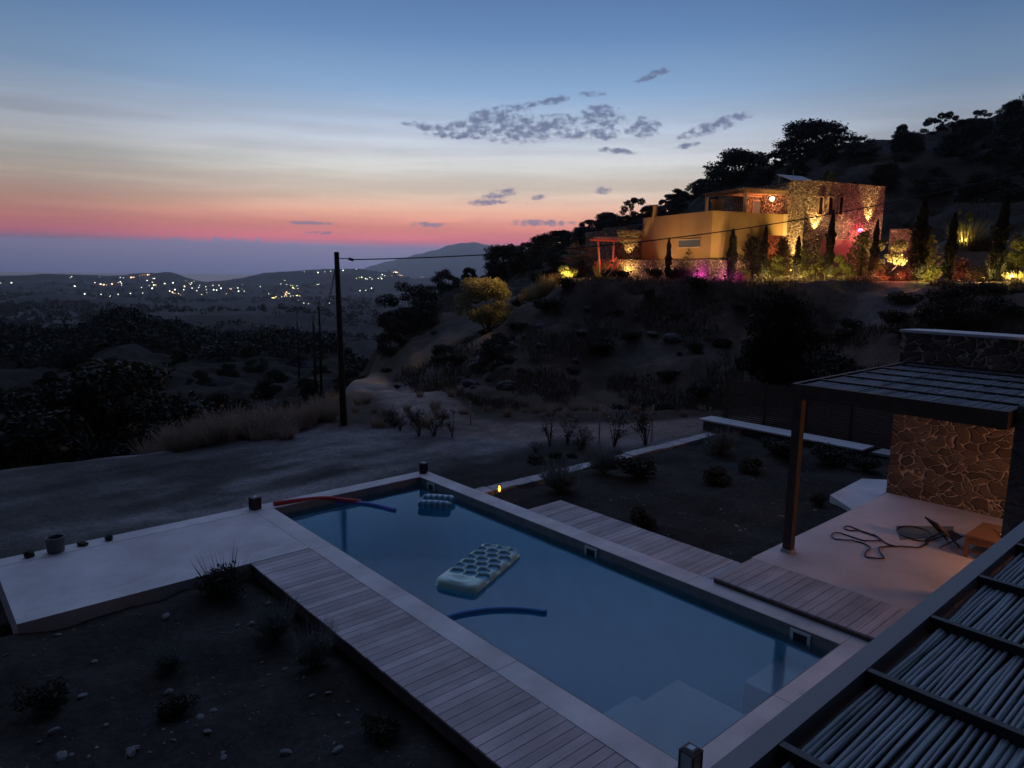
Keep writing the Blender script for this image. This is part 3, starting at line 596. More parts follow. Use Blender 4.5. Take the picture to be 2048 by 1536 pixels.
# garden kerb (flat stones) and low capped wall
kb = MB(); x = 10.0
while x < 20.0:
    L_ = random.uniform(.5, .9); o1, o2, o3, o4 = [random.uniform(-.03, .03) for _ in range(4)]
    kb.prism([(x, 12.62 + o1), (x + L_ - .02, 12.62 + o2), (x + L_ - .02, 13.02 + o3), (x, 13.02 + o4)], -.75, -.26 + random.uniform(-.012, .012)); x += L_
tag(kb.build('garden_kerb', M['kerbstone'], bevel=.012), 'low kerb of flat pale stones between the gravel yard and the planted bed', 'kerb')
lw = thing('garden_wall', 'low garden wall with a flat white cap in front of the cane fence', 'wall')
MB().box(21.35, 21.85, 8.5, 13.95, -.8, -.14).build('masonry', M['dark_stone'], lw); MB().box(21.2, 22.0, 8.4, 14.05, -.138, -.08).build('cap', M['cap'], lw, bevel=.01)
lw2 = thing('garden_wall', 'broken end of the low wall behind the pergola post, its pale top slabs uneven', 'wall')
MB().box(21.6, 22.1, 5.0, 8.3, -.8, -.24).build('masonry', M['dark_stone'], lw2)
s = MB()
for k in range(5): s.prism([(21.45 + random.uniform(-.1, .1), 5.0 + k * .66), (22.2 + random.uniform(-.1, .1), 5.02 + k * .66), (22.2, 5.6 + k * .66), (21.5, 5.63 + k * .66)], -.238, -.16 + random.uniform(-.02, .02))
s.build('cap', M['kerbstone'], lw2)
# cane fence behind it
fe_ = thing('cane_fence', 'rust brown slatted cane fence behind the low white capped wall', 'fence')
s = MB()
for k in range(22): s.box(22.9, 22.92, 3.4, 14.2, -.45 + k * .075, -.45 + k * .075 + .055)
s.build('slats', M['fence_wood'], fe_)
for k in range(8): MB().box(22.94, 23.02, 3.5 + k * 1.5, 3.58 + k * 1.5, -.9, 1.22).build('post', M['fence_wood'], fe_)

# stone wall under and above the pergola
sw = thing('stone_wall', 'rubble stone wall closing the patio, lit orange below the pergola roof', 'wall')
MB().box(16.8, 17.4, -1.4, 6.06, -.5, 3.76).build('masonry', M['wall_stone'], sw)
s = MB(); s.prism([(16.74, -1.45), (17.5, -1.45), (17.5, 5.6), (17.25, 5.95), (16.74, 6.1)], 3.763, 3.83); s.build('cap', M['cap'], sw, bevel=.015)
pl = thing('stone_pillar', 'dark rubble stone pillar at the right edge, the pergola frame butting against it', 'pillar')
MB().box(11.92, 12.5, 1.95, 2.68, .101, 3.2).build('masonry', M['dark_stone'], pl); MB().box(11.98, 12.5, 1.95, 2.58, 3.203, 3.74).build('upper_masonry', M['dark_stone'], pl)

def pergola(name, label, x0, x1, y0, y1, zt, fh, fw, purl, cane_r, caney0, canemat, posts, sag, cane_rng):
    t = thing(name, label, 'pergola')
    s = MB(); s.box(x0, x1, y1 - fw, y1, zt - fh, zt); s.box(x0, x1, y0, y0 + fw, zt - fh, zt); s.box(x0, x0 + fw, y0 + fw + .001, y1 - fw - .001, zt - fh, zt - .002); s.box(x1 - fw, x1, y0 + fw + .001, y1 - fw - .001, zt - fh, zt - .002)
    s.build('frame', M['steel'] if canemat is M['cane'] else M['rust_post'], t)
    for xp in purl: MB().box(xp - .02, xp + .02, y0 + fw + .002, y1 - fw - .002, zt - .10, zt - .004).build('purlin', M['purlin'], t)
    s = MB(); y = y1 - fw - .05; rr_ = np.random.default_rng(9)
    while y > y0 + fw + .03:
        r = cane_r * rr_.uniform(.75, 1.2); n = int((x1 - x0) / .3); xs_ = np.linspace(x0 + fw + rr_.uniform(.0, .04), x1 - fw - rr_.uniform(0, .05), n)
        yy = y + np.cumsum(rr_.normal(0, .0035, n)); yy -= (yy.mean() - y); zz = zt - sag - cane_r + np.cumsum(rr_.normal(0, .002, n)) * .6 + rr_.uniform(-.006, .006)
        rr2 = r * (1 + .12 * rr_.normal(size=n)); s.tube(list(zip(xs_, yy, zz)), rr2, 6); y -= 2 * cane_r * rr_.uniform(.86, 1.05)
    s.build('cane_matting', canemat, t, smooth=True)
    MB().box(x0 + fw + .01, x1 - fw - .01, y0 + fw + .01, y1 - fw - .01, zt - sag - cane_r * 3.2, zt - sag - cane_r * 2.6).build('underlay', M['deck_side'], t)
    for (a, b, wd) in posts:
        p_o = MB().box(a - wd / 2, a + wd / 2, b - wd / 2, b + wd / 2, .16, zt - fh - .002).build('post', M['rust_post'], t); MB().box(a - wd / 2 - .02, a + wd / 2 + .02, b - wd / 2 - .02, b + wd / 2 + .02, .101, .158).build('base_plate', M['metal_post'], p_o)
    return t
pergola('pergola', 'far patio pergola roofed with reed matting, on a rusty square post', 11.62, 16.795, 2.70, 5.88, 3.14, .26, .06, [12.55, 13.45, 14.35, 15.25, 16.1], .013, 0, M['reed'], [(11.72, 5.76, .15)], .035, 1)
pergola('pergola', 'near pergola at the lower right, pale cane poles under dark cross bars', 1.7, 11.9, -2.4, 1.345, 3.1, .18, .10, [1.75 + .848 * k for k in range(1, 12)], .0125, 0, M['cane'], [(1.9, -2.2, .12), (11.8, -2.2, .12)], .055, 2)

# things left on the patio
def zm(x, y): return 1550 + x * .2432, 900 + y * .2432
hp = [(1470, 695), (1380, 718), (1290, 740), (1200, 748), (1100, 728), (1040, 700), (1003, 665), (1020, 640), (1090, 632), (1180, 642), (1250, 665), (1300, 710), (1270, 735), (1240, 770), (1190, 800), (1100, 803), (1020, 797), (940, 793), (880, 800), (850, 815), (865, 845), (895, 880), (870, 897), (800, 893), (745, 875), (740, 850), (775, 820), (775, 795), (720, 765), (640, 748), (560, 745), (490, 730), (465, 705), (490, 687), (560, 692), (640, 718), (740, 748), (830, 753), (865, 742), (840, 715), (760, 688), (680, 665), (610, 662), (570, 645), (590, 632), (650, 642), (740, 680), (820, 705), (870, 740), (930, 775), (1020, 800)]
pts = [at_z(*zm(*q), .113) for q in hp]; sm = []
for i in range(len(pts) - 1):
    p0, p1, p2, p3 = pts[max(i - 1, 0)], pts[i], pts[i + 1], pts[min(i + 2, len(pts) - 1)]
    for k in range(5):
        t = k / 5; sm.append(.5 * ((2 * p1) + (-p0 + p2) * t + (2 * p0 - 5 * p1 + 4 * p2 - p3) * t * t + (-p0 + 3 * p1 - 3 * p2 + p3) * t ** 3))
for i, p in enumerate(sm): p.z = .116 + .012 * (math.sin(i * .35) > .2)
tag(MB().tube(sm, .014, 7).build('garden_hose', M['hose'], smooth=True), 'dark garden hose lying in loose loops on the patio', 'hose')
a, b, c, d = [at_z(*q, .104) for q in ((1792, 1052), (1908, 1053), (1905, 1072), (1800, 1080))]
MBm = MB(); MBm.add([(p.x, p.y, zz) for zz in (.103, .109) for p in (a, b, c, d)], [(3, 2, 1, 0), (4, 5, 6, 7), (0, 1, 5, 4), (1, 2, 6, 5), (2, 3, 7, 6), (3, 0, 4, 7)])
tag(MBm.build('floor_mat', M['grey_mat']), 'grey mat lying flat on the patio under the hose loop', 'mat')
tb = thing('low_table', 'low square wooden table in front of the stone wall, lit orange', 'table', (14.42, 3.1, .1))
MB().box(-.5, .5, -.55, .55, .36, .41).build('tabletop', M['table_wood'], tb, bevel=.006)
MB().box(-.46, .46, -.51, .51, .25, .357).build('apron', M['table_wood'], tb)
MB().box(-.44, .44, -.49, .49, .08, .10).build('shelf', M['table_wood'], tb)
for sx_ in (-1, 1):
    for sy_ in (-1, 1): MB().box(min(sx_ * .44, sx_ * .5), max(sx_ * .44, sx_ * .5), min(sy_ * .49, sy_ * .55), max(sy_ * .49, sy_ * .55), .001, .358).build('leg', M['table_wood'], tb)
rp = MB(); q = [(.09 * math.cos(k * .5) * (1 + .05 * math.sin(k)), .09 * math.sin(k * .5), .525 + .004 * (k // 12)) for k in range(26)]; q += [(.09 + .05 * k, .12 + .03 * k, .525) for k in range(1, 5)]
tag(rp.tube([(14.35 + a_, 3.15 + b_, c_) for a_, b_, c_ in q], .011, 6).build('coiled_rope', M['rope'], smooth=True), 'small coil of straw coloured rope on the low table', 'rope')
dc = thing('deck_chair', 'dark sling chair reclined beside the low table', 'chair', (14.42, 3.98, .1), math.radians(142), None, .6)
s = MB(); s.bar((-.05, -.28, .02), (.75, -.28, .78), .035, .05); s.bar((-.05, .28, .02), (.75, .28, .78), .035, .05); s.bar((.75, -.26, .78), (.75, .26, .78), .03, .03); s.bar((.62, -.33, .02), (-.12, -.33, .40), .03, .04); s.bar((.62, .33, .02), (-.12, .33, .40), .03, .04)
s.build('frame', M['deck_side'], dc); s = MB(); sl = [(-.12, .36), (.05, .22), (.25, .33), (.5, .56), (.74, .79)]
s.add([(x_, y_, z_2) for x_, z_2 in sl for y_ in (-.26, .26)] + [(x_, y_, z_2 - .006) for x_, z_2 in sl for y_ in (-.26, .26)], [(2 * i, 2 * i + 1, 2 * i + 3, 2 * i + 2) for i in range(4)] + [(10 + 2 * i, 12 + 2 * i, 13 + 2 * i, 11 + 2 * i) for i in range(4)]); s.build('sling', M['dark_fabric'], dc)

# lanterns
def lantern(label, loc, wd, ht, rz=0.0, dark=False):
    t = thing('lantern', label, 'lantern', loc, rz, None); h = wd / 2; f_ = wd * .09
    s = MB(); s.box(-h, h, -h, h, 0, ht * .08)
    for a_ in (-1, 1):
        for b_ in (-1, 1): s.box(min(a_ * h, a_ * (h - f_)), max(a_ * h, a_ * (h - f_)), min(b_ * h, b_ * (h - f_)), max(b_ * h, b_ * (h - f_)), ht * .081, ht * .9)
    s.build('frame', M['black'], t); s = MB(); s.box(-h * 1.02, h * 1.02, -h * 1.02, h * 1.02, ht * .901, ht * .94); s.add([(-h * .98, -h * .98, ht * .941), (h * .98, -h * .98, ht * .941), (h * .98, h * .98, ht * .941), (-h * .98, h * .98, ht * .941), (-h * .6, -h * .6, ht), (h * .6, -h * .6, ht), (h * .6, h * .6, ht), (-h * .6, h * .6, ht)], [(0, 1, 5, 4), (1, 2, 6, 5), (2, 3, 7, 6), (3, 0, 4, 7), (4, 5, 6, 7)]); lid = s.build('lid', M['black'], t)
    MB().box(-h * .4, h * .4, -h * .4, h * .4, ht * 1.001, ht * 1.012).build('solar_cell', M['lantern_glass'], lid)
    g_ = h - f_ * .6; s = MB(); s.box(-g_, g_, -g_, g_, ht * .085, ht * .895); s.build('pane', M['black'] if dark else M['lantern_glass'], t); return t
lantern('glass sided solar lantern standing on the near corner of the pool coping', (5.58, 3.57, .001), .17, .36, 0)
lantern('black lantern on the far right corner of the pool coping', (9.66, 14.22, .001), .16, .27, .6, True)
lantern('black lantern where the terrace meets the far left corner of the pool', (5.42, 14.2, .001), .18, .27, .2, True)
tl = thing('torch_light', 'small glowing flame torch on a stake beside the kerb', 'garden light', (10.5, 12.3, hz(10.5, 12.3)))
MB().tube([(0, 0, -.1), (0, 0, .12)], .008, 8).build('stake', M['black'], tl)
s = MB(); s.lathe([(.03, .12), (.045, .125), (.045, .135), (.0, .136)]); s.lathe([(.0, .30), (.05, .30), (.05, .315), (.02, .325), (.0, .325)])
for k in range(4): a_ = k * math.pi / 2 + .4; s.tube([(.043 * math.cos(a_), .043 * math.sin(a_), .13), (.043 * math.cos(a_), .043 * math.sin(a_), .305)], .004, 5)
s.build('cage', M['black'], tl); MB().lathe([(.008, .137), (.028, .17), (.030, .21), (.018, .26), (.004, .29)], sides=12).build('flame', emis('flame', (1.0, .30, .04), 7), tl, True)

# floats
def curve(pts, n=8):
    pts = [Vector(p) for p in pts]; out = []
    for i in range(len(pts) - 1):
        p0, p1, p2, p3 = pts[max(i - 1, 0)], pts[i], pts[i + 1], pts[min(i + 2, len(pts) - 1)]
        for k in range(n):
            t = k / n; out.append(.5 * ((2 * p1) + (-p0 + p2) * t + (2 * p0 - 5 * p1 + 4 * p2 - p3) * t * t + (-p0 + 3 * p1 - 3 * p2 + p3) * t ** 3))
    return out + [pts[-1]]
def noodle(px, zs, mat, label, r=.045):
    P_ = curve([at_z(x, y, z) for (x, y), z in zip(px, zs)]); s = MB(); s.tube(P_, r, 14)
    return tag(s.build('pool_noodle', mat, smooth=False), label, 'pool noodle')
zw = -.155
noodle([(547, 1007), (600, 1000), (650, 996), (690, 1000), (722, 1003)], [.05, .03, -.02, -.08, -.14], M['noodle_red'], 'red foam noodle hanging off the far left coping into the pool')
noodle([(655, 1002), (700, 1004), (748, 1010), (790, 1020)], [zw] * 4, M['noodle_violet'], 'violet blue foam noodle floating at the far end of the pool')
noodle([(880, 1240), (925, 1227), (985, 1219), (1040, 1219), (1093, 1225)], [zw, zw, zw, zw, zw], M['noodle_blue'], 'blue foam noodle floating in the middle of the pool')
# air mattress: rounded slab with rows of sunken hexagonal cells and a pillow ring at the near end
A0, A1 = at_z(915, 1168, -.1), at_z(1000, 1100, -.1)
ax = (A1 - A0); ax.z = 0; L_ = ax.length; ang = math.atan2(ax.y, ax.x)
am = thing('air_mattress', 'pale green inflatable mattress with blue hexagonal cells floating on the pool', 'pool float', (0, 0, 0)); am.location = ((A0.x + A1.x) / 2, (A0.y + A1.y) / 2, -.13); am.rotation_euler = (0, 0, ang)
HL, HW = .93, .40
def sq(x, y, r=.16):
    dx = max(abs(x) - (HL - r), 0); dy = max(abs(y) - (HW - r), 0); return r - math.hypot(dx, dy)
nx, ny = 150, 66; V = []; Fc = []; cells = []
for r_ in range(7):
    for q_ in range(3): cells.append((-.46 + r_ * .205, (q_ - 1) * .235 + (.045 if r_ % 2 else -.045)))
def htop(x, y):
    e = sq(x, y)
    if e <= 0: return None
    z = .10 * math.sqrt(max(0, 1 - (1 - min(e, .10) / .10) ** 2))
    if x > -.60:
        ds_ = sorted(math.hypot((x - cx_) * 1.1, y - cy_) for cx_, cy_ in cells)
        k_ = min(1, max(0, ((ds_[1] - ds_[0]) / 2 - .001) / .020)) * min(1, max(0, (.145 - ds_[0]) / .03)); z -= .05 * k_ * k_ * (3 - 2 * k_)
    rr_ = math.hypot((x + .73) / .12, y / .22); z -= .035 * max(0, 1 - abs(rr_) / .75) ; z += .012 * max(0, 1 - abs(rr_ - 1) / .35)
    return z
ids = {}
for i in range(nx):
    for j in range(ny):
        u = -1 + 2 * i / (nx - 1); v_ = -1 + 2 * j / (ny - 1); x, y = u * HL, v_ * HW
        e = sq(x, y); z = htop(x, y) if e > 0 else 0.0
        if e <= 0:
            # pull outside vertices to the rounded corner
            dx = max(abs(x) - (HL - .16), 0); dy = max(abs(y) - (HW - .16), 0); h_ = math.hypot(dx, dy)
            if h_ > 0: x = math.copysign(HL - .16 + dx * .16 / h_, x) if dx else x; y = math.copysign(HW - .16 + dy * .16 / h_, y) if dy else y
        ids[i, j] = len(V); V.append((x, y, z))
for i in range(nx - 1):
    for j in range(ny - 1): Fc.append((ids[i, j], ids[i + 1, j], ids[i + 1, j + 1], ids[i, j + 1]))
nb_ = len(V); V += [(x, y, -.09 * (1 if abs(x) < HL * .97 and abs(y) < HW * .95 else .4)) for x, y, z in V[:nb_]]; Fc += [tuple(i + nb_ for i in f[::-1]) for f in Fc]
ring = [ids[i, 0] for i in range(nx)] + [ids[nx - 1, j] for j in range(1, ny)] + [ids[i, ny - 1] for i in range(nx - 2, -1, -1)] + [ids[0, j] for j in range(ny - 2, 0, -1)]
for k in range(len(ring)): a_, b_ = ring[k], ring[(k + 1) % len(ring)]; Fc.append((b_, a_, a_ + nb_, b_ + nb_))
mt = new_mat('mattress_vinyl'); sp_ = N('ShaderNodeSeparateXYZ'); nt.links.new(coord(), sp_.inputs[0])
# cell floors are moulded in blue film; rims stay pale green
fcell = MR(sp_.outputs[2], .060, .093, 1.0, 0.0, True); fx_ = MR(sp_.outputs[0], -.60, -.57, 0, 1); edge_ = MR(MA('ABSOLUTE', sp_.outputs[1]), .36, .38, 1, 0); ex_ = MR(sp_.outputs[0], .86, .89, 1, 0)
fc_ = MA('MULTIPLY', MA('MULTIPLY', fcell, fx_), MA('MULTIPLY', edge_, ex_))
finish(principled(MIX(fc_, (.40, .62, .55, 1), (.06, .24, .36, 1)), .32, 0, None, .6)); M['mattress'] = mt
s = MB(); s.add(V, Fc); s.build('body', M['mattress'], am, smooth=True)
# striped hammock float: two fat pillows joined by a low sheet
hf = thing('hammock_float', 'small blue and white striped inflatable hammock floating near the far right corner of the pool', 'pool float'); c0 = at_z(872, 1008, -.12); hf.location = (c0.x, c0.y, -.13)
e_ = at_z(905, 1012, -.12) - at_z(840, 1008, -.12); hf.rotation_euler = (0, 0, math.atan2(e_.y, e_.x)); L2 = e_.length / 2
def pillow(y): 
    s = MB(); s.tube([(-L2, y, .03), (-L2 + .02, y, .035), (-L2 + .07, y, .04), (0, y, .045), (L2 - .07, y, .04), (L2 - .02, y, .035), (L2, y, .03)], [.02, .07, .10, .105, .10, .07, .02], 16); return s.build('pillow', M['striped'], hf, smooth=True)
pillow(-.16); pillow(.26); MB().box(-L2 + .06, L2 - .06, -.12, .22, -.02, .02).build('sheet', M['float'], hf)

# things along the terrace
pt = thing('plant_pot', 'empty round grey pot near the left end of the terrace', 'pot', (1.86, 14.18, .001))
MB().lathe([(.115, 0), (.135, .02), (.14, .22), (.155, .23), (.155, .27), (.13, .27), (.125, .24), (.12, .06), (.0, .05)], sides=28).build('body', M['terracotta'], pt, smooth=True); MB().lathe([(.0, .17), (.122, .17)], sides=20).build('soil', M['deck_side'], pt)
def boulder(name, loc, r, mat, seed, fl=.6, label=None, cat='stone', group=None):
    rg = np.random.default_rng(seed); bm = MB(); n = 9; mm = 14; V = []
    for i in range(n + 1):
        th = math.pi * i / n
        for j in range(mm):
            ph = 2 * math.pi * j / mm; d = np.array([math.sin(th) * math.cos(ph), math.sin(th) * math.sin(ph), math.cos(th)])
            k_ = 1 + .35 * float(vnoise(np.array([d[0] * 1.6 + seed]), np.array([d[1] * 1.6 + d[2] * 2.1]), seed)[0]) + .2 * float(vnoise(np.array([d[0] * 4 + seed]), np.array([d[1] * 4 + d[2] * 4]), seed)[0])
            V.append(tuple(d * k_ * np.array([r, r * .8, r * fl])))
    bm.add(V, [(i * mm + j, (i + 1) * mm + j, (i + 1) * mm + (j + 1) % mm, i * mm + (j + 1) % mm) for i in range(n) for j in range(mm)])
    o = bm.build(name, mat); o.location = loc; o.rotation_euler = (0, 0, rg.uniform(0, 6)); return tag(o, label, cat, group)
boulder('stone', (1.47, 14.2, .05), .085, M['trunk'], 3, .8, 'dark round stone on the terrace left of the pot')
boulder('stone', (2.27, 14.2, .03), .10, M['trunk'], 4, .4, 'flat dark stone on the terrace just right of the pot')
boulder('stone', (2.69, 14.2, .045), .09, M['trunk'], 5, .65, 'mossy dark stone on the terrace, farthest from its left end')

# ============================================================ the lit house on the hill
Y0 = at_D(1420, 519, 46.0); ZB = Y0.z; Y0 = Vector((Y0.x, Y0.y)); E1 = Vector((.951, -.309)); E1.normalize(); E2 = Vector((-E1.y, E1.x))
HR = math.atan2(E1.y, E1.x)
def cr(a, b): return a.x * b.y - a.y * b.x
def sol_a(px, b):
    d = ray(px, 545).xy; q = Y0 + E2 * b; return -cr(q, d) / cr(E1, d)
def sol_b(px, a):
    d = ray(px, 545).xy; q = Y0 + E1 * a; return -cr(q, d) / cr(E2, d)
def W2(a, b): p = Y0 + E1 * a + E2 * b; return p
def zat(px, py, a, b): p = W2(a, b); return at_D(px, py, p.length).z
house = thing('villa', 'stone and ochre villa with flat roofs lit by coloured lamps on the hillside', 'house', (Y0.x, Y0.y, ZB), HR)
zt = zat(1420, 421, 0, 0) - ZB; bL = sol_b(1282, 0); aT = sol_a(1567, 0); aS = sol_a(1530, 0); bT = sol_b(1600, aT); aT2 = sol_a(1755, bT)
zTw = zat(1600, 362, aT, bT) - ZB; zov = zat(1545, 470, sol_a(1545, 0), 0) - ZB; print('villa', zt, bL, aT, aS, bT, aT2, zTw, zov)
MB().box(0, aS, 0, bL, 0, zt).build('rendered_wall', M['yellow'], house)
MB().box(aS + .002, aT - .004, 0, .28, zov, zt).build('parapet', M['yellow'], house); MB().box(aT - .34, aT - .005, -.03, -.002, zov - .02, zt + .02).build('parapet_end', M['cream'], house)
MB().box(aS + .002, aT - .004, .285, 3.0, zov + .1, zov + .32).build('balcony_floor', M['cream'], house)
MB().box(aS + .002, aT - .004, 2.2, 4.5, -1.2, zov + .098).build('recess_wall', M['house_stone'], house)
MB().box(aT, aT2, bT, 5.5, -1.3, zTw).build('tower_wall', M['house_stone'], house)
MB().box(aT - .03, aT2 + .03, bT - .03, 5.53, zTw + .002, zTw + .05).build('tower_coping', M['house_stone'], house)
aU = sol_a(1484, 2.6); zU = zat(1560, 386, aT, 2.6) - ZB
MB().box(aU, aT - .002, 2.6, 5.5, zt - .3, zU + .25).build('upper_wall', M['house_stone'], house)
MB().box(.25, aS - .1, .3, bL - .25, zt - .35, zt - .302).build('roof_terrace', M['patio'], house)
# openings on the tower face
def win(px0, px1, py0, py1, b, mat, name='window', deep=.12, frame=True):
    x0, x1 = sol_a(px0, b), sol_a(px1, b); z0 = zat((px0 + px1) / 2, py1, (x0 + x1) / 2, b) - ZB; z1 = zat((px0 + px1) / 2, py0, (x0 + x1) / 2, b) - ZB
    k = MB().box(x0, x1, b - .02, b - .002, z0, z1).build(name, mat, house)
    if frame:
        s = MB(); t_ = .07; s.box(x0 - t_, x0 - .001, b - .06, b - .003, z0, z1); s.box(x1 + .001, x1 + t_, b - .06, b - .003, z0, z1); s.box(x0 - t_, x1 + t_, b - .065, b - .003, z1 + .001, z1 + t_); s.box(x0 - t_ - .03, x1 + t_ + .03, b - .10, b - .003, z0 - t_, z0 - .001)
        s.build('frame', M['beam_wood'], k)
    return k
for a_, b_ in ((1626.5, 1634), (1646, 1653.5), (1666.5, 1673.5)): win(a_, b_, 395, 429, bT, M['glass_dark'])
win(1638, 1700, 480, 516, bT, M['red_door'], 'shutter')
win(1497, 1516, 403, 428, 2.6, M['glass'], 'door')
x0, x1 = sol_b(1397, 0), sol_b(1355, 0); z0 = zat(1376, 494, 0, (x0 + x1) / 2) - ZB; z1 = zat(1376, 480, 0, (x0 + x1) / 2) - ZB
k = MB().box(-.02, -.002, x0, x1, z0, z1).build('window', M['glass'], house)
s = MB(); s.box(-.08, -.003, x0 - .06, x1 + .06, z1 + .001, z1 + .06); s.box(-.08, -.003, x0 - .06, x1 + .06, z0 - .06, z0 - .001); s.build('frame', M['cream'], k)
win(1468, 1471, 482, 516, 0, M['deck_side'], 'downpipe', frame=False)
# chimneys
def chim(px, py0, b, r):
    a_ = sol_a(px, b); zc = zat(px, py0, a_, b) - ZB; MB().lathe([(r, zt - .35), (r * .92, zc - .15), (r * 1.15, zc - .1), (r * 1.15, zc), (r * .8, zc), (r * .75, zc - .2), (0, zc - .2)], a_, b, 20).build('chimney', M['yellow'], house, True)
chim(1305, 410, bL - 1.2, .17); chim(1426, 399, .9, .34)
# roof pergola
bq = .35; ac = sol_a(1481, bq); bl = sol_b(1403, ac); zr = zat(1481, 380, ac, bq) - ZB; zr2 = zr
s = MB(); s.box(ac - .1, aT - .01, bq - .06, bq + .06, zr - .16, zr); s.box(ac - .06, ac + .06, bq + .062, bl, zr - .16, zr - .002); s.box(ac - .1, aT - .01, 2.40, 2.52, zr - .14, zr - .003)
pg_ = s.build('pergola_beam', M['beam_wood'], house)
s = MB(); x = ac - .25; n_ = 16
for k in range(n_): yk = bq - .3 + (bl - bq + .2) * k / (n_ - 1); s.box(ac - .35, (aT - .02) if yk < 2.5 else (ac + 2.2), yk - .035, yk + .035, zr + .001, zr + .09)
s.build('rafter', M['beam_wood'], pg_)
MB().box(ac - .2, aT - .02, bq - .2, 2.59, zr + .092, zr + .13).build('roof_mat', M['reed'], pg_)
MB().box(ac - .2, ac + 2.1, 2.592, bl - .1, zr + .092, zr + .13).build('roof_mat', M['reed'], pg_)
for (pa, pb) in ((ac, bq), (ac, bl - .15)): MB().box(pa - .08, pa + .08, pb - .08, pb + .08, zt - .298, zr - .163).build('pergola_post', M['cream'], house)
# solar water panel on the tower roof
spn = thing('solar_panel', 'tilted pale solar panel on the villa roof', 'solar panel', (0, 0, 0)); qq = W2(aT + .5, bT + 1.4); spn.location = (qq.x, qq.y, ZB + zTw + .05); spn.rotation_euler = (0, 0, HR)
s = MB(); s.add([(-1.1, -.7, .02), (1.0, -.7, .02), (1.0, .6, .5), (-1.1, .6, .5), (-1.1, -.7, .06), (1.0, -.7, .06), (1.0, .6, .54), (-1.1, .6, .54)], [(3, 2, 1, 0), (4, 5, 6, 7), (0, 1, 5, 4), (1, 2, 6, 5), (2, 3, 7, 6), (3, 0, 4, 7)]); s.build('panel', M['cap'], spn)
for q_ in (-.9, .8): MB().tube([(q_, .55, .0), (q_, .55, .5)], .02, 6).build('leg', M['metal_post'], spn)
MB().tube([(.0, .3, .43), (0, .3, .85)], .03, 6).build('valve', M['metal_post'], spn)
# left wing
bW = bL + .02; aW = sol_a(1231, bW); zW = zat(1262, 460, (aW) / 2, bW) - ZB
MB().box(aW, -.003, bW, bW + 4.5, -.8, zW).build('wing_wall', M['house_stone'], house); MB().box(-.003 + aW * .3, -.004, bW + 1.0, bW + 4.5, zW + .001, zW + .35).build('wing_parapet', M['house_stone'], house)
x0, x1 = sol_a(1246, bW), sol_a(1256, bW); 
win(1238, 1246, 496, 512, bW, M['glass'])
# wing pergola painted red by its lamp
wp = thing('pergola', 'slanting timber pergola at the left wing of the lit villa, glowing red', 'pergola', (Y0.x, Y0.y, ZB), HR)
bp = bL - 2.6; a1p, a0p = sol_a(1229, bp), sol_a(1178, bp); zp = zat(1205, 479, (a0p + a1p) / 2, bp) - ZB
bb0 = bW - .25; c0_, c1_ = sol_a(1205, bb0), sol_a(1281, bb0)
s = MB(); s.box(a0p, a1p + .15, bp - .05, bp + .05, zp - .11, zp); s.box(c0_, c1_, bb0, bb0 + .10, zp + .14, zp + .26); s.build('beam', M['beam_wood'], wp)
s = MB()
for k in range(8): t_ = k / 7; s.bar((a0p + .1 + (a1p - a0p) * t_, bp - .2, zp + .05), (c0_ + .1 + (c1_ - c0_ - .2) * t_, bb0 + .05, zp + .30), .05, .07)
s.build('rafter', M['beam_wood'], wp)
xa, xb = sol_a(1194, bp), sol_a(1226, bp); MB().bar((xa, bp, zp - .122), (sol_a(1201, bp), bp, -.9), .09, .09, (0, 1, 0)).build('post', M['beam_wood'], wp); MB().bar((xb, bp, zp - .122), (xb - .05, bp, -.9), .09, .09, (0, 1, 0)).build('post', M['beam_wood'], wp)
s = MB(); s.bar((sol_a(1202, bp), bp - .4, -.9), (xb, bp - .4, .1), .06, .06); s.bar((sol_a(1206, bp), bp - .6, -1.1), (xb + .1, bp - .6, -.15), .06, .06); s.build('handrail', M['beam_wood'], wp)
# plinth and planting terrace walls
pln = thing('retaining_wall', 'rubble retaining wall carrying the ochre part of the villa', 'wall', (Y0.x, Y0.y, ZB), HR)
MB().box(sol_a(1226, bp + .4), aS + .5, bp + .4, bL + 4, -1.75, -.004).build('masonry', M['house_stone'], pln)
pl2 = MB().box(-.25, aS + 1.0, -.28, bp + .397, -1.75, -.003).build('masonry', M['house_stone'], pln)
gw = thing('retaining_wall', 'stone garden wall right of the villa tower, glowing dull red', 'wall'); qa = at_D(1772, 545, 55); qb = at_D(1836, 545, 55); dv = (qb - qa); gw.location = (qa.x, qa.y, 5.0); gw.rotation_euler = (0, 0, math.atan2(dv.y, dv.x))
MB().box(0, dv.length, 0, .5, -1, at_D(1800, 458, 55).z - 5.0).build('masonry', M['house_stone'], gw)

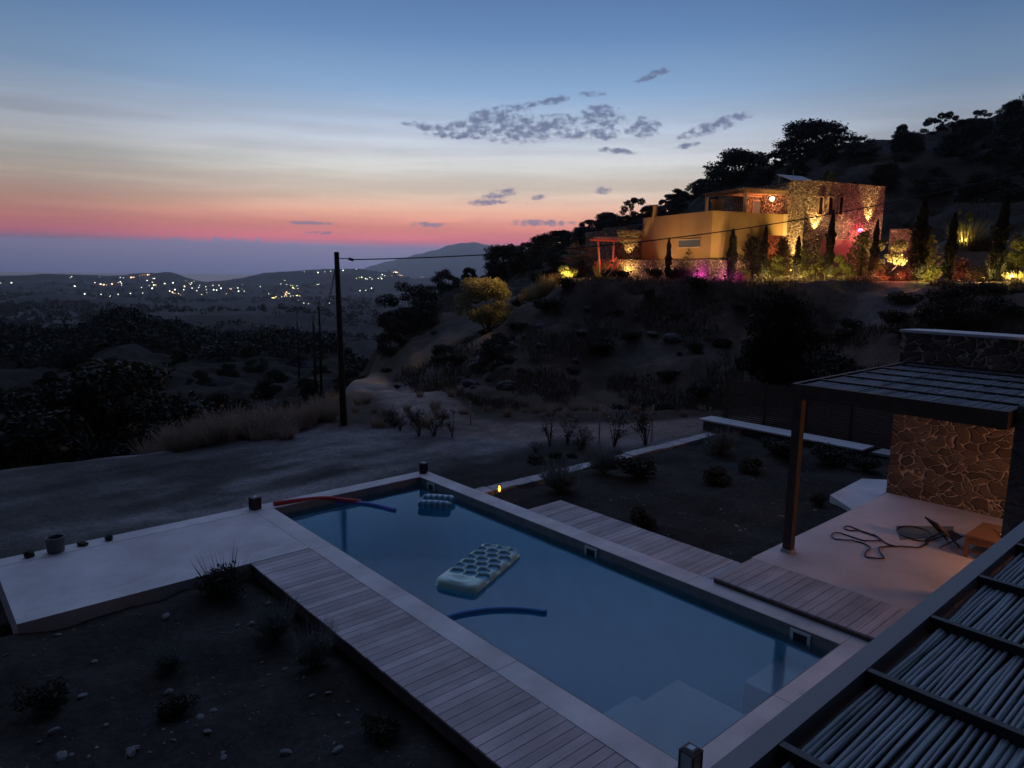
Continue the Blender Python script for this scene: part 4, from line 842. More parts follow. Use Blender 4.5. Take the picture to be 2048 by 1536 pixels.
# ============================================================ lamps of the villa garden
WARM = (1.0, .62, .20); RED = (1.0, .10, .08); MAG = (1.0, .10, .75); PINK = (1.0, .07, .16); YEL = (1.0, .70, .18)
LM = {}
def lamp(label, loc, colr, power, kind='SPOT', aim=(0, 0, 1), size=70, blend=.6, r=.05, glow=12, body='up'):
    t = thing('garden_lamp', label, 'lamp', loc, 0)
    key = tuple(colr)
    if key not in LM: LM[key] = emis('lamp_glow', colr, glow)
    if body == 'ball':
        MB().lathe([(.0, -.16), (.05, -.15), (.13, -.08), (.16, 0), (.13, .08), (.05, .15), (.0, .16)], sides=16).build('globe', LM[key], t, True); MB().box(-.04, .04, -.04, .04, .16, .26).build('bracket', M['black'], t)
    else:
        MB().lathe([(.05, -.16), (.07, -.14), (.08, -.02), (.08, 0)], sides=14).build('housing', M['black'], t); MB().lathe([(0, .004), (.072, .002)], sides=14).build('lens', LM[key], t)
    l = bpy.data.lights.new('lamp_light', kind); l.energy = power; l.color = colr; l.shadow_soft_size = r
    if kind == 'SPOT': l.spot_size = math.radians(size); l.spot_blend = blend
    o = bpy.data.objects.new('lamp_light', l); col.objects.link(o); o.parent = t
    if kind == 'SPOT':
        o.location = (0, 0, .03); o.rotation_euler = Vector(aim).to_track_quat('-Z', 'Y').to_euler()
    else: o.location = (0, 0, -.0 if body != 'ball' else 0)
    if body == 'ball': l.shadow_soft_size = .17; 
    return t
def HP(a, b, z): p = W2(a, b); return (p.x, p.y, ZB + z)
e1 = Vector((E1.x, E1.y, 0)); e2 = Vector((E2.x, E2.y, 0))
a_ = sol_a(1256, bW); lamp('warm uplight at the foot of the left wing wall of the villa', HP(a_, bW - .35, .05), WARM, 170, aim=(E2 * .12).to_3d() + Vector((0, 0, 1)), size=75)
a_ = sol_a(1622, bT); z = zat(1622, 470, a_, bT) - ZB
lamp('warm wall lamp on the tower left of its row of narrow windows', HP(a_, bT - .30, z), WARM, 800, aim=(E2 * .10).to_3d() + Vector((0, 0, 1)), size=70)
lamp('warm lamp below the tower wall lamp, washing the wall downward', HP(a_, bT - .30, z - .30), WARM, 170, aim=(E2 * .1).to_3d() + Vector((0, 0, -1)), size=80)
a_ = sol_a(1726, bT); z = zat(1726, 458, a_, bT) - ZB; lamp('warm wall lamp near the right end of the tower wall', HP(a_, bT - .26, z), WARM, 800, aim=(E2 * .08).to_3d() + Vector((0, 0, 1)), size=50)
a_ = sol_a(1705, bT); z = zat(1705, 462, a_, bT) - ZB; lamp('pinkish red globe lamp on the tower wall', HP(a_, bT - .34, z), PINK, 320, 'POINT', body='ball')
a_ = sol_a(1534, 1.4); z = zat(1534, 398, a_, 1.4) - ZB; lamp('red globe lamp under the roof pergola of the villa', HP(a_, 1.4, z), (1.0, .34, .16), 1000, 'POINT', body='ball')
q = W2(aT - .7, bT + .3); lamp('warm uplight at the left corner of the stone tower', (q.x, q.y, ZB - 1.0), WARM, 2200, aim=(E1 * .12).to_3d() + Vector((0, 0, 1)), size=60)
lamp('red lamp in the recess below the balcony', HP((aS + aT) / 2, 1.2, .6), (1.0, .22, .08), 150, 'POINT', body='ball')
for k, (px, b_, pw) in enumerate(((1300, None, 150), (1345, None, 150), (1395, None, 120))):
    bb = sol_b(px, -1.2); lamp(['warm floodlight washing the far end of the ochre wall', 'warm floodlight in the middle of the ochre side wall', 'warm floodlight near the ochre corner'][k], HP(-1.9, sol_b(px, -1.9), -.6), (1.0, .62, .24), pw * .85, aim=(E1 * .9).to_3d() + Vector((0, 0, 1)), size=120, blend=1)
for k, px in enumerate((1450, 1510)):
    aa = sol_a(px, -1.2); lamp(['warm floodlight right of the ochre corner', 'warm floodlight below the villa balcony'][k], HP(sol_a(px, -2.4), -2.4, -.9), (1.0, .60, .24), 170, aim=(E2 * .8).to_3d() + Vector((0, 0, 1)), size=120, blend=1)
def glamp(label, px, D, colr, power, kind='SPOT', up=.12, aim=(0, 0, 1), size=110):
    g_ = ground_at(px, D); return lamp(label, (g_.x, g_.y, g_.z + up + .16), colr, power, kind, aim=aim, size=size, blend=1, r=.08, body='up')
away = Vector((.8, .6, 1.1))
q = W2((aT + aT2) / 2, bT - 5.0); lamp('added unseen floodlight brightening the tower wall', (q.x, q.y, ZB - 1.0), (1.0, .54, .30), 2600, aim=(E2 * .8).to_3d() + Vector((0, 0, .9)), size=110, blend=1)  # extra source, added to lift the general light on the tower
q = W2(aT2 - 1.5, bT - 4.0); lamp('added unseen pink floodlight brightening the right half of the tower wall', (q.x, q.y, ZB - 1.0), (1.0, .30, .30), 900, aim=(E2 * .8).to_3d() + Vector((0, 0, .9)), size=110, blend=1)  # also an added source, lifting the right half of the tower
glamp('magenta spotlight left of the row of cypresses in front of the villa', 1393, 46.0, MAG, 60, 'POINT', .15)
glamp('magenta spotlight between the second and third cypress', 1468, 45.95, MAG, 80, 'POINT', .05)
glamp('purple spotlight at the foot of the retaining wall', 1300, 48.5, (.65, .12, 1.0), 16, 'POINT')
glamp('warm spotlight left of the leaning cypress', 1577, 45.95, WARM, 300, 'POINT')
glamp('warm spotlight right of the leaning cypress', 1607, 45.95, WARM, 320, 'POINT')
glamp('warm spotlight among shrubs in front of the shutter door', 1665, 45.95, YEL, 200, 'POINT')
glamp('yellow spotlight in front of the spiky conifers', 1530, 45.95, YEL, 200, 'POINT')
glamp('yellow spotlight below the tall loose shrub at the right', 1968, 46.0, YEL, 220, 'POINT')
glamp('dim red spotlight under the wide shrub right of the tower', 1755, 46.0, (1, .25, .12), 200, 'POINT')
glamp('dim red spotlight below the garden wall', 1800, 46.0, (1, .2, .12), 200, 'POINT')
glamp('yellow spotlight in the shrub right of the garden wall', 1845, 45.95, YEL, 200, 'POINT')
glamp('dim red spotlight in the rose bed at the right', 1920, 47.2, (1, .28, .15), 240, 'POINT')
glamp('yellow spotlight under the bright grass tuft at the right edge', 2028, 45.95, YEL, 420, 'POINT')
glamp('yellow spotlight behind the straw coloured tuft up the slope', 1922, 59.5, YEL, 420, 'POINT', .3)
glamp('warm spotlight under the glowing bush left of the villa', 1133, 47.6, WARM, 340, 'POINT')
glamp('warm spotlight in front of the grasses below the wing pergola', 1215, 49.0, WARM, 300, 'POINT')
glamp('warm spotlight against the retaining wall below the wing', 1262, 48.6, WARM, 150, 'POINT', .3)
lamp('red lamp in front of the wing pergola', HP((a0p + a1p) / 2, bp - 1.2, zp - 1.4), (1, .10, .07), 260, 'POINT', r=.05)
glamp('warm floodlight aimed down the bank at the olive tree', 1118, 48.0, WARM, 6500, 'SPOT', 2.6, aim=(ground_at(985, 46) - ground_at(1118, 48)) + Vector((0, 0, 1.2)), size=75)
# lamp under our own pergola
wl = lamp('orange wall lamp under the near pergola', (13.9, .9, 2.0), (1.0, .42, .17), 620, 'POINT', body='ball')
wl2 = lamp('orange lamp under the near pergola close to the pool', (12.2, 1.0, 2.2), (1.0, .40, .16), 210, 'POINT', body='ball')

# ============================================================ plants
def blobs_points(blobs, n, rg, shell=.55):
    vol = np.array([b[3] * b[4] * b[5] for b in blobs]) ** .75; pr = vol / vol.sum(); idx = rg.choice(len(blobs), n, p=pr); B = np.array(blobs)[idx]
    d = rg.normal(size=(n, 3)); d /= np.linalg.norm(d, axis=1)[:, None]; r = (shell + (1 - shell) * rg.random(n)) ** 1.0
    return B[:, :3] + d * B[:, 3:6] * (r * rg.uniform(.75, 1.12, n))[:, None]
PROTO = {}
def tree_proto(key, seed, mat, n=6000, spread=.5, h0=.12, wide=.42, leaf=.020, nb=24, trunk=.03, limbs=6, flat=.8, name='tree', dense=True):
    rg = np.random.default_rng(seed); t = bpy.data.objects.new(name, None); col.objects.link(t); t.empty_display_size = .2
    blobs = []
    for k in range(nb):
        a = k * 2.4 + rg.uniform(-.4, .4); z = h0 * .6 + .06 + (.80 - h0 * .6) * rg.random(); f = math.sqrt(max(.05, 1 - (max(0, z - .30) / .66) ** 2)); r = wide * math.sqrt(rg.random()) * .85
        br = rg.uniform(.09, .20) * (1.1 if dense else .72); blobs.append((r * f * math.cos(a), r * f * math.sin(a), z, br * 1.15, br * 1.15, br * flat))
    s = MB(); 
    if dense: s.leaves(blobs_points(blobs, n // 3, rg, .2), leaf * 1.7, rg)
    s.leaves(blobs_points(blobs, n, rg, .7), leaf, rg)
    ex = [(b[0] * 1.18, b[1] * 1.18, b[2] + .03, b[3] * .8, b[4] * .8, b[5] * .9) for b in blobs]; s.leaves(blobs_points(ex, n // 6, rg, .6), leaf * .9, rg)
    s.build('crown', mat, t)
    s = MB(); lean = rg.normal(size=2) * .05; base = [(0, 0, -.12), (lean[0] * .3, lean[1] * .3, h0 * .5), (lean[0], lean[1], h0 + .05)]; s.tube(base, [trunk * 1.3, trunk, trunk * .8], 8)
    for b in sorted(blobs, key=lambda q: rg.random())[:limbs]:
        p0 = Vector((lean[0] * .8, lean[1] * .8, h0 * rg.uniform(.6, 1.1))); p1 = Vector(b[:3]); s.tube([p0, p0.lerp(p1, .5) + Vector((0, 0, .03)), p1], [trunk * .55, trunk * .35, trunk * .12], 6)
    s.build('trunk', M['trunk'], t); PROTO[key] = [t, False]
def shrub_proto(key, seed, mat, n=1500, leaf=.05, nb=7, flat=.75, spiky=0, name='shrub', spikemat=None, core=True):
    rg = np.random.default_rng(seed); t = bpy.data.objects.new(name, None); col.objects.link(t); t.empty_display_size = .2; blobs = []
    for k in range(nb):
        a = rg.uniform(0, 6.28); r = rg.uniform(.05, .33); br = rg.uniform(.18, .34); blobs.append((r * math.cos(a), r * math.sin(a), br * flat + rg.uniform(0, .35) * flat, br, br, br * flat))
    s = MB(); s.leaves(blobs_points(blobs, n, rg, .45), leaf, rg, 2.4)
    if spiky:
        a = rg.uniform(0, 6.28, spiky); r = .42 * np.sqrt(rg.random(spiky)); b0 = np.stack([r * np.cos(a) * .6, r * np.sin(a) * .6, np.full(spiky, .15)], 1); tp = np.stack([r * np.cos(a) * 1.5, r * np.sin(a) * 1.5, rg.uniform(.65, 1.1, spiky)], 1)
        s.blades(b0, tp, .007, rg)
    s.build('foliage', mat, t); s = MB()
    for k in range(5): a = k * 1.3; s.tube([(0, 0, -.1), (.1 * math.cos(a), .1 * math.sin(a), .2), (.22 * math.cos(a), .22 * math.sin(a), .42)], [.02, .014, .006], 5)
    s.build('stem', M['trunk'], t); PROTO[key] = [t, False]
def grass_proto(key, seed, mat, n=260, wd=.008, name='grass_tuft', spread=.45, head=0):
    rg = np.random.default_rng(seed); s = MB(); a = rg.uniform(0, 6.28, n); r = .22 * np.sqrt(rg.random(n)); h = rg.uniform(.45, 1.0, n)
    b0 = np.stack([r * np.cos(a), r * np.sin(a), np.full(n, -.05)], 1); o = r + spread * rg.random(n); tp = np.stack([o * np.cos(a), o * np.sin(a), h], 1); s.blades(b0, tp, wd, rg, .05)
    if head: s.leaves(tp[:head] + rg.normal(size=(head, 3)) * .02, .022, rg, 2.5)
    o_ = s.build(name, mat); PROTO[key] = [o_, False]
def cypress_proto(key, seed, n=2600):
    rg = np.random.default_rng(seed); t = bpy.data.objects.new('cypress', None); col.objects.link(t); t.empty_display_size = .2
    z = rg.random(n * 2); R0 = np.interp(z, [0, .12, .35, .6, .82, 1], [.035, .075, .085, .078, .045, .004]) * (1 + .22 * np.sin(z * 17 + seed) + .18 * np.sin(z * 41 + seed * 2))
    a = rg.uniform(0, 6.28, n * 2); r = R0 * np.sqrt(rg.random(n * 2)) * (1 + .35 * vnoise(a * 1.5 + seed, z * 9, seed)); bend = .02 * np.sin(z * 3 + seed); C = np.stack([r * np.cos(a) + bend, r * np.sin(a), .06 + z * .94], 1)
    s = MB(); s.leaves(C, .019, rg, 2.2); m2 = n // 6; zz = rg.uniform(.1, .95, m2); a2 = rg.uniform(0, 6.28, m2); rr = np.interp(zz, [0, .1, .35, .8, 1], [.05, .085, .085, .05, .01]); b0 = np.stack([rr * .6 * np.cos(a2), rr * .6 * np.sin(a2), zz], 1); s.blades(b0, b0 + np.stack([rr * .6 * np.cos(a2), rr * .6 * np.sin(a2), np.full(m2, .06)], 1), .006, rg)
    s.build('crown', M['leaf_cyp'], t); MB().tube([(0, 0, -.1), (0, 0, .5)], [.018, .008], 7).build('trunk', M['trunk'], t); PROTO[key] = [t, False]
def conifer_proto(key, seed, mat, n=70):
    rg = np.random.default_rng(seed); t = bpy.data.objects.new('young_conifer', None); col.objects.link(t); t.empty_display_size = .2; s = MB()
    for k in range(n):
        z = .08 + .86 * (k / n); a = k * 2.4; L = .34 * (1 - z) ** .8 + .03; up = L * rg.uniform(.5, 1.1); q = rg.random((46, 1)); p1 = np.array([L * math.cos(a), L * math.sin(a), up]); C = np.array([[0, 0, z]]) + q * p1 + rg.normal(size=(46, 3)) * (.028 * (1.2 - q)); s.leaves(C, .022, rg, 3)
    s.build('crown', mat, t); MB().tube([(0, 0, -.1), (0, 0, .95)], [.022, .006], 7).build('trunk', M['trunk'], t); PROTO[key] = [t, False]
def sapling_proto(key, seed, flowers=0, n=420, ns=9, sp=1.0):
    rg = np.random.default_rng(seed); t = bpy.data.objects.new('oleander', None); col.objects.link(t); t.empty_display_size = .2; s = MB(); tips = []
    for k in range(ns):
        a = rg.uniform(0, 6.28); L = rg.uniform(.12, .38) * sp; z = rg.uniform(.45, 1.0); p = [(0, 0, -.1), (L * .3 * math.cos(a), L * .3 * math.sin(a), z * .45), (L * math.cos(a), L * math.sin(a), z)]; s.tube(p, [.012, .009, .004], 5); tips.append(p)
    s.build('stem', M['trunk'], t); C = []
    for p in tips:
        q = rg.random((n // ns, 1)) * .7 + .3; C.append(np.array(p[1]) + (np.array(p[2]) - np.array(p[1])) * q + rg.normal(size=(n // ns, 3)) * .05)
    s = MB(); s.leaves(np.concatenate(C), .034, rg, 3.5); s.build('foliage', M['leaf_scrub'], t)
    if flowers:
        s = MB(); cs = np.array([tips[i % ns][2] for i in range(flowers)]) + rg.normal(size=(flowers, 3)) * .05; s.leaves(cs, .022, rg, 1.0); s.build('blossom', M['flower'], t)
    PROTO[key] = [t, False]
def palm_proto(key, seed, mat):
    rg = np.random.default_rng(seed); t = bpy.data.objects.new('fan_palm', None); col.objects.link(t); t.empty_display_size = .2; s = MB()
    for k in range(26):
        a = rg.uniform(0, 6.28); el_ = rg.uniform(-.2, 1.35); d = np.array([math.cos(a) * math.cos(el_), math.sin(a) * math.cos(el_), math.sin(el_)]); c = np.array([0, 0, .4]) + d * .3; n = 22
        sd = np.cross(d, [0, 0, 1.0]); sd /= np.linalg.norm(sd) + 1e-6; u = np.cross(sd, d); f = np.linspace(-1.2, 1.2, n)[:, None]; tp = c + (d * np.cos(f) + sd * np.sin(f) * .9) * .30 - np.array([0, 0, .05]); s.blades(np.repeat(c[None], n, 0), tp, .012, rg); s.tube([(0, 0, .4), tuple(c)], .006, 4)
    s.build('crown', mat, t); MB().lathe([(.08, -.1), (.07, .2), (.06, .42), (0, .44)], sides=10).build('trunk', M['trunk'], t); PROTO[key] = [t, False]
tree_proto('t1', 11, M['leaf_black'], wide=.46, nb=34, n=7500); tree_proto('t2', 12, M['leaf_black'], wide=.52, nb=46, h0=.02, n=11000, leaf=.017); tree_proto('t3', 13, M['leaf_black'], wide=.5, nb=20, dense=False, n=4200, leaf=.022)
tree_proto('t4', 14, M['leaf_black'], wide=.62, nb=22, h0=.08, n=7000, leaf=.017)
tree_proto('olive', 15, M['leaf_olive'], wide=.60, nb=26, h0=.04, n=9000, leaf=.015, name='olive_tree')
tree_proto('olived', 16, M['leaf_scrub'], wide=.6, nb=18, h0=.04, n=6000, leaf=.018, name='bushy_tree')
tree_proto('lit', 17, M['leaf_green'], wide=.5, nb=12, h0=.1, n=3600, leaf=.022, dense=False, name='shrub')
shrub_proto('s1', 21, M['leaf_scrub']); shrub_proto('s2', 22, M['leaf_dark'], nb=9); shrub_proto('s3', 23, M['leaf_scrub'], flat=.5, n=1300)
shrub_proto('lav', 24, M['leaf_dark'], n=2600, leaf=.03, nb=8, spiky=46, name='lavender'); shrub_proto('grey', 25, M['leaf_grey'], n=1300, leaf=.04, nb=6, spiky=220, name='silver_shrub')
shrub_proto('slit', 26, M['leaf_green'], n=1500, leaf=.05); shrub_proto('sred', 27, M['leaf_red'], n=1500, leaf=.05)
grass_proto('g1', 31, M['dry_grass'], head=120); grass_proto('g2', 32, M['lit_grass'], n=320, wd=.012, spread=.7, head=0); grass_proto('g3', 33, M['dry_grass'], n=200, head=90)
cypress_proto('c1', 41); cypress_proto('c2', 44); conifer_proto('k1', 51, M['leaf_scrub']); conifer_proto('k2', 52, M['leaf_green']); sapling_proto('o1', 61); sapling_proto('o2', 62, 26); sapling_proto('o3', 63, 0, 700, 14, 1.5); sapling_proto('o4', 64, 0, 240, 5, .8); sapling_proto('o5', 65, 12, 560, 11, 1.2); palm_proto('p1', 71, M['leaf_olive'])
def plant(key, loc, h, label, cat, group=None, w=1.0, rz=None, tilt=(0, 0)):
    pr = PROTO[key]
    if pr[1]: o = copy_tree(pr[0])
    else: o = pr[0]; pr[1] = True
    o.location = loc; o.scale = (h * w, h * w, h); o.rotation_euler = (tilt[0], tilt[1], random.uniform(0, 6.28) if rz is None else rz)
    for k_ in ('group',):
        if k_ in o: del o[k_]
    return tag(o, label, cat, group)
def PG(px, D, dz=-.03): g_ = ground_at(px, D); return (g_.x, g_.y, g_.z + dz)
def hpx(px, D, n): return n * math.hypot(D, 0) / F * 1.02     # metres covered by n photo pixels at that distance
# skyline trees (key, px, D, height px, width factor, label)
for key, px, D, hp_, w_, lb in [
    ('t2', 1010, 88, 78, 1.15, 'large dark tree on the hill shoulder above the lit olive tree'), ('t1', 940, 92, 42, 1.0, 'small dark tree on the hill shoulder next to the large one'), ('t4', 893, 80, 50, 1.1, 'dark bushy tree on the hill shoulder, second from its lower end'),
    ('t4', 828, 70, 85, 1.2, 'dark round tree at the lower end of the hill shoulder'), ('t1', 1078, 92, 66, 1.0, 'dark tree left of the wing pergola, standing on the skyline'), ('t3', 1122, 100, 46, 1.1, 'low ragged tree on the skyline above the fan palm'),
    ('t3', 1175, 108, 52, 1.1, 'ragged dark tree on the skyline left of the ochre wall'), ('t2', 1215, 112, 50, 1.3, 'wide dark tree on the skyline behind the villa wing'), ('t3', 1262, 112, 58, .9, 'tall loose tree on the skyline, the highest left of the ochre wall'),
    ('t3', 1322, 114, 34, 1.0, 'small loose tree on the skyline above the thin chimney'), ('t1', 1352, 116, 34, 1.3, 'low tree on the skyline left of the roof pergola'), ('t3', 1392, 118, 34, 1.0, 'small tree on the skyline by the roof pergola'),
    ('t2', 1462, 118, 74, 1.75, 'big rounded tree on the skyline above the roof pergola'), ('t3', 1548, 122, 44, 1.1, 'ragged tree on the skyline left of the biggest round tree'), ('t2', 1612, 124, 74, 1.95, 'biggest round tree on the skyline above the stone tower'),
    ('t1', 1776, 129, 30, 1.0, 'tiny lone tree on the bare ridge'), ('t3', 1835, 131, 44, 1.0, 'left half of the pair of open trees on the ridge'), ('t3', 1862, 131, 46, .9, 'right half of the pair of open trees on the ridge'),
    ('t3', 1925, 133, 34, 1.1, 'thin scrubby tree on the ridge left of the corner wood'), ('t2', 1985, 134, 34, 1.2, 'dark tree at the top right of the ridge'), ('t2', 2040, 134, 52, 1.1, 'highest dark tree at the right end of the ridge'), ('t4', 2000, 116, 50, 1.3, 'dark tree below the crest at the right edge')]:
    plant(key, PG(px, D, -.14 * hpx(px, D, hp_)), hpx(px, D, hp_), lb, 'tree', w=w_)
for i, (px, D, hp_, w_) in enumerate([(1300, 98, 34, 1.3), (1240, 95, 40, 1.2), (1160, 92, 40, 1.4), (1110, 86, 44, 1.2), (1510, 104, 36, 1.4), (1580, 108, 40, 1.3), (1700, 112, 36, 1.5), (1790, 110, 40, 1.4), (1880, 108, 44, 1.4), (1960, 104, 50, 1.4), (2035, 100, 55, 1.4), (1750, 96, 40, 1.5), (1850, 92, 44, 1.4), (1940, 88, 50, 1.4), (1680, 90, 40, 1.3), (2020, 84, 60, 1.3), (1900, 120, 34, 1.4), (1640, 112, 30, 1.5), (1420, 104, 30, 1.4), (1350, 104, 30, 1.4), (1045, 78, 50, 1.2), (965, 74, 36, 1.3)]):
    plant(['t4', 't2', 't1'][i % 3], PG(px, D, -.5), hpx(px, D, hp_), 'dark scrub tree merging into the shadowed hillside above the villa', 'tree', 'scrub trees on the dark hillside', w=w_)
SKY = [(1040, 100, 512), (1060, 100, 510), (1150, 110, 488), (1280, 115, 440), (1420, 118, 388), (1560, 124, 336), (1680, 127, 288)]
random.seed(31)
for i in range(46):
    px = 1045 + (1580 - 1045) * (i + random.random() * .8) / 46; D = float(np.interp(px, [q_[0] for q_ in SKY], [q_[1] for q_ in SKY])) - random.uniform(0, 7)
    plant(['t4', 't3', 't2', 's1'][i % 4], PG(px, D, -.5), hpx(px, D, random.uniform(18, 38)), 'dark bush in the thicket along the skyline left of the villa tower', 'bush', 'thicket along the skyline', w=random.uniform(1.2, 1.8))
for i in range(16):
    px = random.uniform(1880, 2110); D = 132 - random.uniform(0, 22)
    plant(['t4', 't2'][i % 2], PG(px, D, -.5), hpx(px, D, random.uniform(18, 30)), 'dark tree in the wood at the upper right end of the ridge', 'tree', 'wood at the right end of the ridge', w=random.uniform(1.2, 1.6))
# trees on and under the bank
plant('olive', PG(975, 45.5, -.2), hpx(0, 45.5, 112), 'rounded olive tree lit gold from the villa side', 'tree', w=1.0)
plant('olived', PG(990, 36.5, -.2), hpx(0, 36.5, 84), 'dark rounded bush below the golden olive tree', 'tree', w=.95)
plant('olived', PG(783, 56, -.2), hpx(0, 56, 84), 'brownish tree beside the bend of the dirt track', 'tree', w=.75)
plant('t4', PG(838, 58, -.2), hpx(0, 58, 60), 'dark bush right of the brownish tree at the track bend', 'tree', w=1.2)
plant('t2', PG(1570, 33.5, -.3), hpx(0, 33.5, 190), 'large black tree on the bank behind the patio pergola', 'tree', w=.78)
plant('t4', PG(1925, 36, -.3), hpx(0, 36, 90), 'black bush at the right edge of the bank above the stone wall', 'tree', w=1.2)
plant('t4', PG(1105, 56, -.1), hpx(0, 56, 66), 'dim green tree left of the fan palm', 'tree', w=1.0)
plant('t4', ground_at(185, 33) + Vector((0, 0, -.6)), 5.6, 'huge black tree crown at the left below the yard edge', 'tree', w=1.25)
plant('t4', ground_at(40, 36) + Vector((0, 0, -.6)), 5.0, 'black tree at the left frame edge below the yard', 'tree', w=1.2)
plant('t2', ground_at(300, 38) + Vector((0, 0, -.6)), 3.6, 'black tree right of the huge crown on the left', 'tree', w=1.2)
plant('t4', ground_at(1690, 31.5) + Vector((0, 0, -.4)), 2.2, 'black bush behind the cane fence', 'tree', w=1.4)
for i, (px, D, hp_) in enumerate([(360, 62, 50), (420, 70, 46), (470, 66, 50), (520, 74, 46), (560, 60, 44), (610, 70, 40), (390, 84, 36), (450, 95, 34), (505, 100, 32), (545, 90, 36), (585, 105, 30), (640, 92, 30), (500, 52, 50), (560, 48, 40), (430, 48, 50), (480, 44, 44), (610, 50, 30), (690, 70, 44), (720, 66, 50), (350, 100, 30), (320, 120, 26), (270, 130, 26), (650, 62, 30), (230, 168, 18), (290, 170, 18), (205, 160, 20), (180, 140, 24), (80, 90, 40), (20, 80, 50), (130, 110, 34)]):
    plant(['t4', 't2', 'olived', 't1'][i % 4], PG(px, D, -.5), hpx(px, D, hp_), 'dark tree in the wooded hollow below the yard', 'tree', 'trees in the hollow left of the track', w=1.25)
# cypresses in front of the villa
CYP = [(1335, 468, 546, 47.4, 0, 'first slender cypress from the left, against the ochre wall'), (1408, 474, 556, 46.8, 0, 'short cypress just left of the ochre corner'), (1461, 463, 558, 46.6, .03, 'tall ragged cypress just right of the ochre corner'), (1526, 460, 560, 46.5, 0, 'slim black cypress below the villa balcony'),
       (1590, 480, 562, 46.4, .14, 'cypress leaning left in front of the tower corner'), (1657, 438, 562, 46.4, 0, 'tall thin cypress in front of the red shutter'), (1744, 456, 562, 46.4, .06, 'faint cypress beside the wide shrub right of the tower'), (1832, 424, 562, 46.4, .06, 'broad black cypress right of the garden wall'), (1896, 450, 564, 46.4, .03, 'black cypress left of the rose bed'), (1990, 430, 566, 46.4, .08, 'tallest cypress at the right, near the grass tuft')]
for i, (px, y0, y1, D, tl_, lb) in enumerate(CYP):
    plant('c1' if i % 2 else 'c2', PG(px, D), hpx(px, D, y1 - y0), lb, 'cypress', w=[.8, .7, 1.0, .85, .85, .66, .7, 1.1, .85, .95][i], tilt=(tl_ * .6, -tl_ * .75), rz=0)
for i, (px, D, hp_, w_, lb) in enumerate([(1383, 47.8, 62, 1.2, 'spiky young conifer in front of the slit window'), (1434, 47.2, 68, 1.1, 'spiky young conifer at the ochre corner'), (1505, 47.6, 84, 1.2, 'larger young conifer right of the tall ragged cypress'), (1562, 47.8, 80, .9, 'young conifer under the red lit recess')]): plant('k1', PG(px, D), hpx(px, D, hp_), lb, 'conifer', w=w_)
for px, D, hp_, w_, lb in [(1600, 48.3, 60, 1.1, 'green lit young conifer against the tower'), (1722, 48.2, 90, 1.2, 'pale conifer right of the red shutter'), (1852, 48, 84, 1.0, 'yellowish conifer behind the broad black cypress')]: plant('k2', PG(px, D), hpx(px, D, hp_), lb, 'conifer', w=w_)
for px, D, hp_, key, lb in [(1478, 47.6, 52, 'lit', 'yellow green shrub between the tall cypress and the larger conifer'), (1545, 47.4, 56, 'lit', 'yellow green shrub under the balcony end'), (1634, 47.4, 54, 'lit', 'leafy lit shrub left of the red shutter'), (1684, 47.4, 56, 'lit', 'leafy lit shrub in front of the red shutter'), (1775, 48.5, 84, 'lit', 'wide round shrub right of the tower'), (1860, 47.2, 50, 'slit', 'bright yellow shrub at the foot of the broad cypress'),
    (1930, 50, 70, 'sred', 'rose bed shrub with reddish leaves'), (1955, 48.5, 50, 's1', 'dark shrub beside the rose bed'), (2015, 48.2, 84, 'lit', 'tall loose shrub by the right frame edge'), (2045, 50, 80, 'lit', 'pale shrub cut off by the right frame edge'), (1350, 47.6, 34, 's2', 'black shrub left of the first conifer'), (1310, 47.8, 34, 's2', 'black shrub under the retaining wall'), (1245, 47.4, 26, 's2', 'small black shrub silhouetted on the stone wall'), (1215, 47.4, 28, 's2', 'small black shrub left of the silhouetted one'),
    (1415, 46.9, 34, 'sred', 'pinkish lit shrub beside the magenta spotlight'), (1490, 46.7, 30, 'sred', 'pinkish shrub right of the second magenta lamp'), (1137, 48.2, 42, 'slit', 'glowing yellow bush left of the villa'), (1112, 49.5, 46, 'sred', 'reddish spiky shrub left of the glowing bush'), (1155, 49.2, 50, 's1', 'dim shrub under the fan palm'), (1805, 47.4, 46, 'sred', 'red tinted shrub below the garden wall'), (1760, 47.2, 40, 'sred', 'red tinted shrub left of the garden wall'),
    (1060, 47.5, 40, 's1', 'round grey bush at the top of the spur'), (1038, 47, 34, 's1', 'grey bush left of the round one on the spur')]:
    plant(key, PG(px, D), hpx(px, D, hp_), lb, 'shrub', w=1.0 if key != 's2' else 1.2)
plant('p1', PG(1165, 51, 0), hpx(0, 51, 76), 'fan palm left of the red wing pergola', 'palm', w=1.1); plant('p1', PG(1200, 50, 0), hpx(0, 50, 40), 'low palm below the wing pergola', 'palm', w=1.1)
plant('t3', PG(1640, 66, 0), hpx(0, 66, 200), 'pale tree top showing above the tower roof', 'tree', w=.22) if False else None
plant('lit', PG(1918, 60), hpx(0, 60, 64), 'small dim tree behind the lit straw tuft', 'tree', w=.6)
plant('lit', PG(1640, 66), hpx(0, 66, 196), 'dim tree top showing just above the tower roof', 'tree', w=.26)
plant('g2', PG(1925, 59.8), hpx(0, 59.8, 48), 'lit straw coloured grass tuft up the slope at the right', 'grass tuft', w=1.0); plant('g2', PG(2035, 46.6), hpx(0, 46.6, 24), 'bright yellow grass tuft at the right frame edge', 'grass tuft', w=1.4)
for px, D, hp_ in [(1085, 46.0, 40), (1065, 45.8, 34), (1098, 46.4, 44), (1050, 45.6, 24), (1222, 48.6, 34), (1238, 48.7, 30), (1205, 48.7, 40)]: plant('g2', PG(px, D), hpx(0, D, hp_), 'straw grass tuft catching warm light at the top of the bank', 'grass tuft', 'lit grass tufts along the spur', w=.8)
